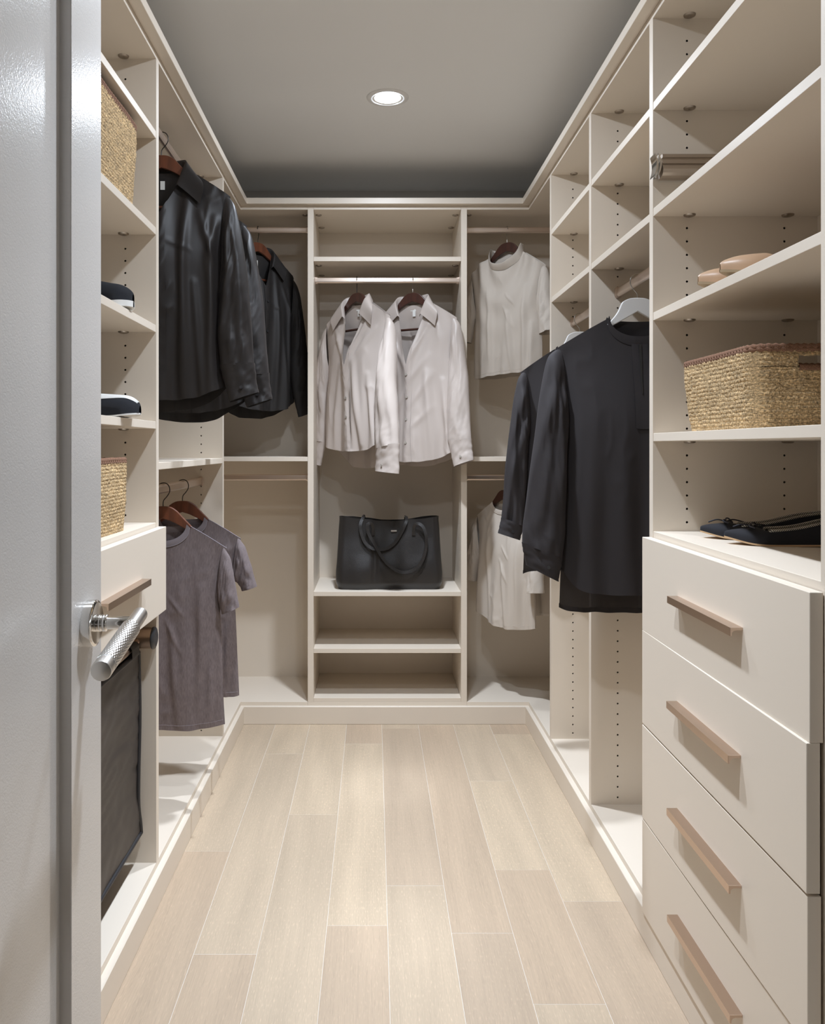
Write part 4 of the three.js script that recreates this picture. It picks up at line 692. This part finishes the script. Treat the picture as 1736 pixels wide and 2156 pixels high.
{
  const suede = phys({ color: lin(0.012, 0.012, 0.016), roughness: 0.9, sheen: 0.6, sheenRoughness: 0.5, sheenColor: lin(0.12, 0.12, 0.16) });
  const tan = std({ color: lin(0.5, 0.3, 0.13), roughness: 0.6 }), tanSole = std({ color: lin(0.55, 0.36, 0.2), roughness: 0.6 });
  const stripe = tex(256, 32, (u, v) => ((u * 24 + v * 1.2) % 1) < 0.45 ? [0.86, 0.84, 0.79] : [0.09, 0.08, 0.08]); stripe.repeat.set(5, 2);
  const rib = std({ map: stripe, roughness: 0.8 });
  const herring = tex(256, 256, (u, v) => { const k = Math.abs((v * 4) % 1 - 0.5); return ((u * 40 + k * 3) % 1) < 0.5 ? [0.72, 0.7, 0.64] : [0.08, 0.07, 0.07]; });
  const bow = (t, P3) => { const p = P3(0.79, 0, 0.003), L = []; const v = (x, y, z) => [p[0] + x, p[1] + y, p[2] + z];
    L.push(tube([v(0, 0, 0), v(-0.004, 0.006, 0.02), v(-0.014, 0.003, 0.04), v(-0.02, -0.004, 0.036), v(-0.012, 0.0, 0.018), v(0, 0, 0)], 0.0016, 40, 8), tube([v(0, 0, 0), v(0.006, 0.006, -0.018), v(0.01, 0.004, -0.034), v(0.002, 0.001, -0.034), v(0, 0, 0)], 0.0016, 40, 8), tube([v(0, 0.001, 0), v(-0.02, 0.003, 0.026), v(-0.045, -0.003, 0.036), v(-0.06, -0.006, 0.036)], 0.0015, 30, 8), tube([v(0, 0.001, 0), v(0.016, 0.004, 0.006), v(0.034, -0.002, 0.012)], 0.0015, 30, 8));
    const k = new THREE.SphereGeometry(0.0038, 12, 8); k.scale(1.2, 0.8, 1); k.translate(...p); L.push(k); part('bow', L, std({ color: lin(0.03, 0.03, 0.04), roughness: 0.8 }), t, 'thin dark cord bow'); };
  const flat = { L: 0.25, tip: 0.78, width: [[0, 0.024], [0.2, 0.029], [0.5, 0.03], [0.72, 0.038], [0.87, 0.03], [1, 0.014]], height: [[0, 0.05], [0.5, 0.04], [0.7, 0.033], [0.9, 0.021], [1, 0.014]], lift: [[0, 0.004], [0.25, 0.002], [0.6, 0.0], [0.8, 0.002], [1, 0.013]], rim: [[0, 0.052], [0.2, 0.046], [0.45, 0.032], [0.62, 0.027], [0.75, 0.025], [1, 0.02]], throat: 0.72, sole: 0.0035, upper: suede, soleM: tanSole, lining: tan, liningLabel: 'tan leather insole', wallLining: std({ map: herring, roughness: 0.8 }), binding: rib, bindLabel: 'black and white striped binding', extra: bow };
  shoe('ballet_flat', 'front black suede ballet flat with striped binding and bow on the right counter', 'shoe', [0.852, 0.9883, -1.69], 2.9, flat);
  shoe('ballet_flat', 'rear black suede ballet flat standing behind its pair on the right counter', 'shoe', [0.846, 0.9883, -1.802], 2.9, flat);
  const nude = phys({ color: lin(0.64, 0.42, 0.265), roughness: 0.38, clearcoat: 0.2, clearcoatRoughness: 0.3 });
  const pump = { ...flat, upper: nude, lining: tan, wallLining: tan, binding: nude, bindLabel: undefined, bindR: 0.0018, extra: null, throat: 0.66, tip: 0.74, soleM: std({ color: lin(0.45, 0.33, 0.2), roughness: 0.7 }), sole: 0.005, height: [[0, 0.055], [0.4, 0.046], [0.6, 0.042], [0.85, 0.034], [1, 0.022]], lift: [[0, 0.004], [0.6, 0.001], [0.8, 0.003], [1, 0.012]] };
  shoe('leather_flat', 'nearer tan leather flat on the upper right shelf', 'shoe', [0.787, 1.5118, -1.575], PI - 0.03, pump);
  shoe('leather_flat', 'farther tan leather flat beside its pair on the upper right shelf', 'shoe', [0.79, 1.5118, -1.69], PI - 0.03, pump);
  const knit = tex(128, 128, (u, v) => { const k = 0.5 + 0.5 * Math.sin(u * PI * 32 + Math.sin(v * PI * 64)) * Math.sin(v * PI * 32); return k; }, false); knit.repeat.set(3, 3);
  const navyKnit = std({ color: lin(0.02, 0.022, 0.03), roughness: 0.95, bumpMap: knit, bumpScale: 0.0012 }), whiteRub = std({ color: lin(0.78, 0.77, 0.74), roughness: 0.5 });
  const whiteKnit = std({ color: lin(0.8, 0.79, 0.76), roughness: 0.9, bumpMap: knit, bumpScale: 0.001 });
  const toeCap = (t, P3) => part('toe_panel', sheet(30, 30, (u, v) => { const s = mix(0.62, 0.985, v), p = P3(s, mix(-0.9, 0.5 - 0.12 * v + 0.1 * (1 - v), u)); return [p[0], p[1] + 0.0022, p[2]]; }, { th: 0.001 }), whiteKnit, t, 'white knitted toe panel');
  const run = { L: 0.27, width: [[0, 0.03], [0.3, 0.034], [0.55, 0.037], [0.8, 0.045], [0.92, 0.042], [1, 0.03]], height: [[0, 0.07], [0.5, 0.07], [0.7, 0.056], [0.9, 0.042], [1, 0.03]], lift: [[0, 0.003], [0.5, 0], [0.8, 0.001], [1, 0.008]], rim: [[0, 0.07], [0.3, 0.062], [0.6, 0.058], [1, 0.045]], throat: 0.55, sole: 0.014, soleOut: 0.004, upper: navyKnit, soleM: whiteRub, lining: navyKnit, binding: navyKnit, bindR: 0.003 };
  shoe('knit_sneaker', 'navy knitted sneaker with a white sole on the third left shelf', 'shoe', [-0.703, 1.5118, -1.955], -0.05, run);
  run.height = [[0, 0.07], [0.5, 0.062], [0.7, 0.046], [0.9, 0.027], [1, 0.017]];
  const slip = { ...run, sole: 0.0035, soleOut: 0, width: [[0, 0.03], [0.3, 0.033], [0.55, 0.037], [0.8, 0.045], [0.92, 0.043], [1, 0.032]], height: [[0, 0.06], [0.5, 0.052], [0.7, 0.05], [0.9, 0.042], [1, 0.03]], extra: toeCap };
  shoe('knit_slipper', 'navy knitted slipper with a white toe, at the front of the second left shelf', 'shoe', [-0.678, 1.2572, -1.925], -0.06, slip);
  shoe('knit_slipper', 'navy knitted slipper half hidden behind the white-toed one', 'shoe', [-0.745, 1.2572, -2.045], 0.02, { ...slip, extra: null });
}
renderer.render(scene, camera);
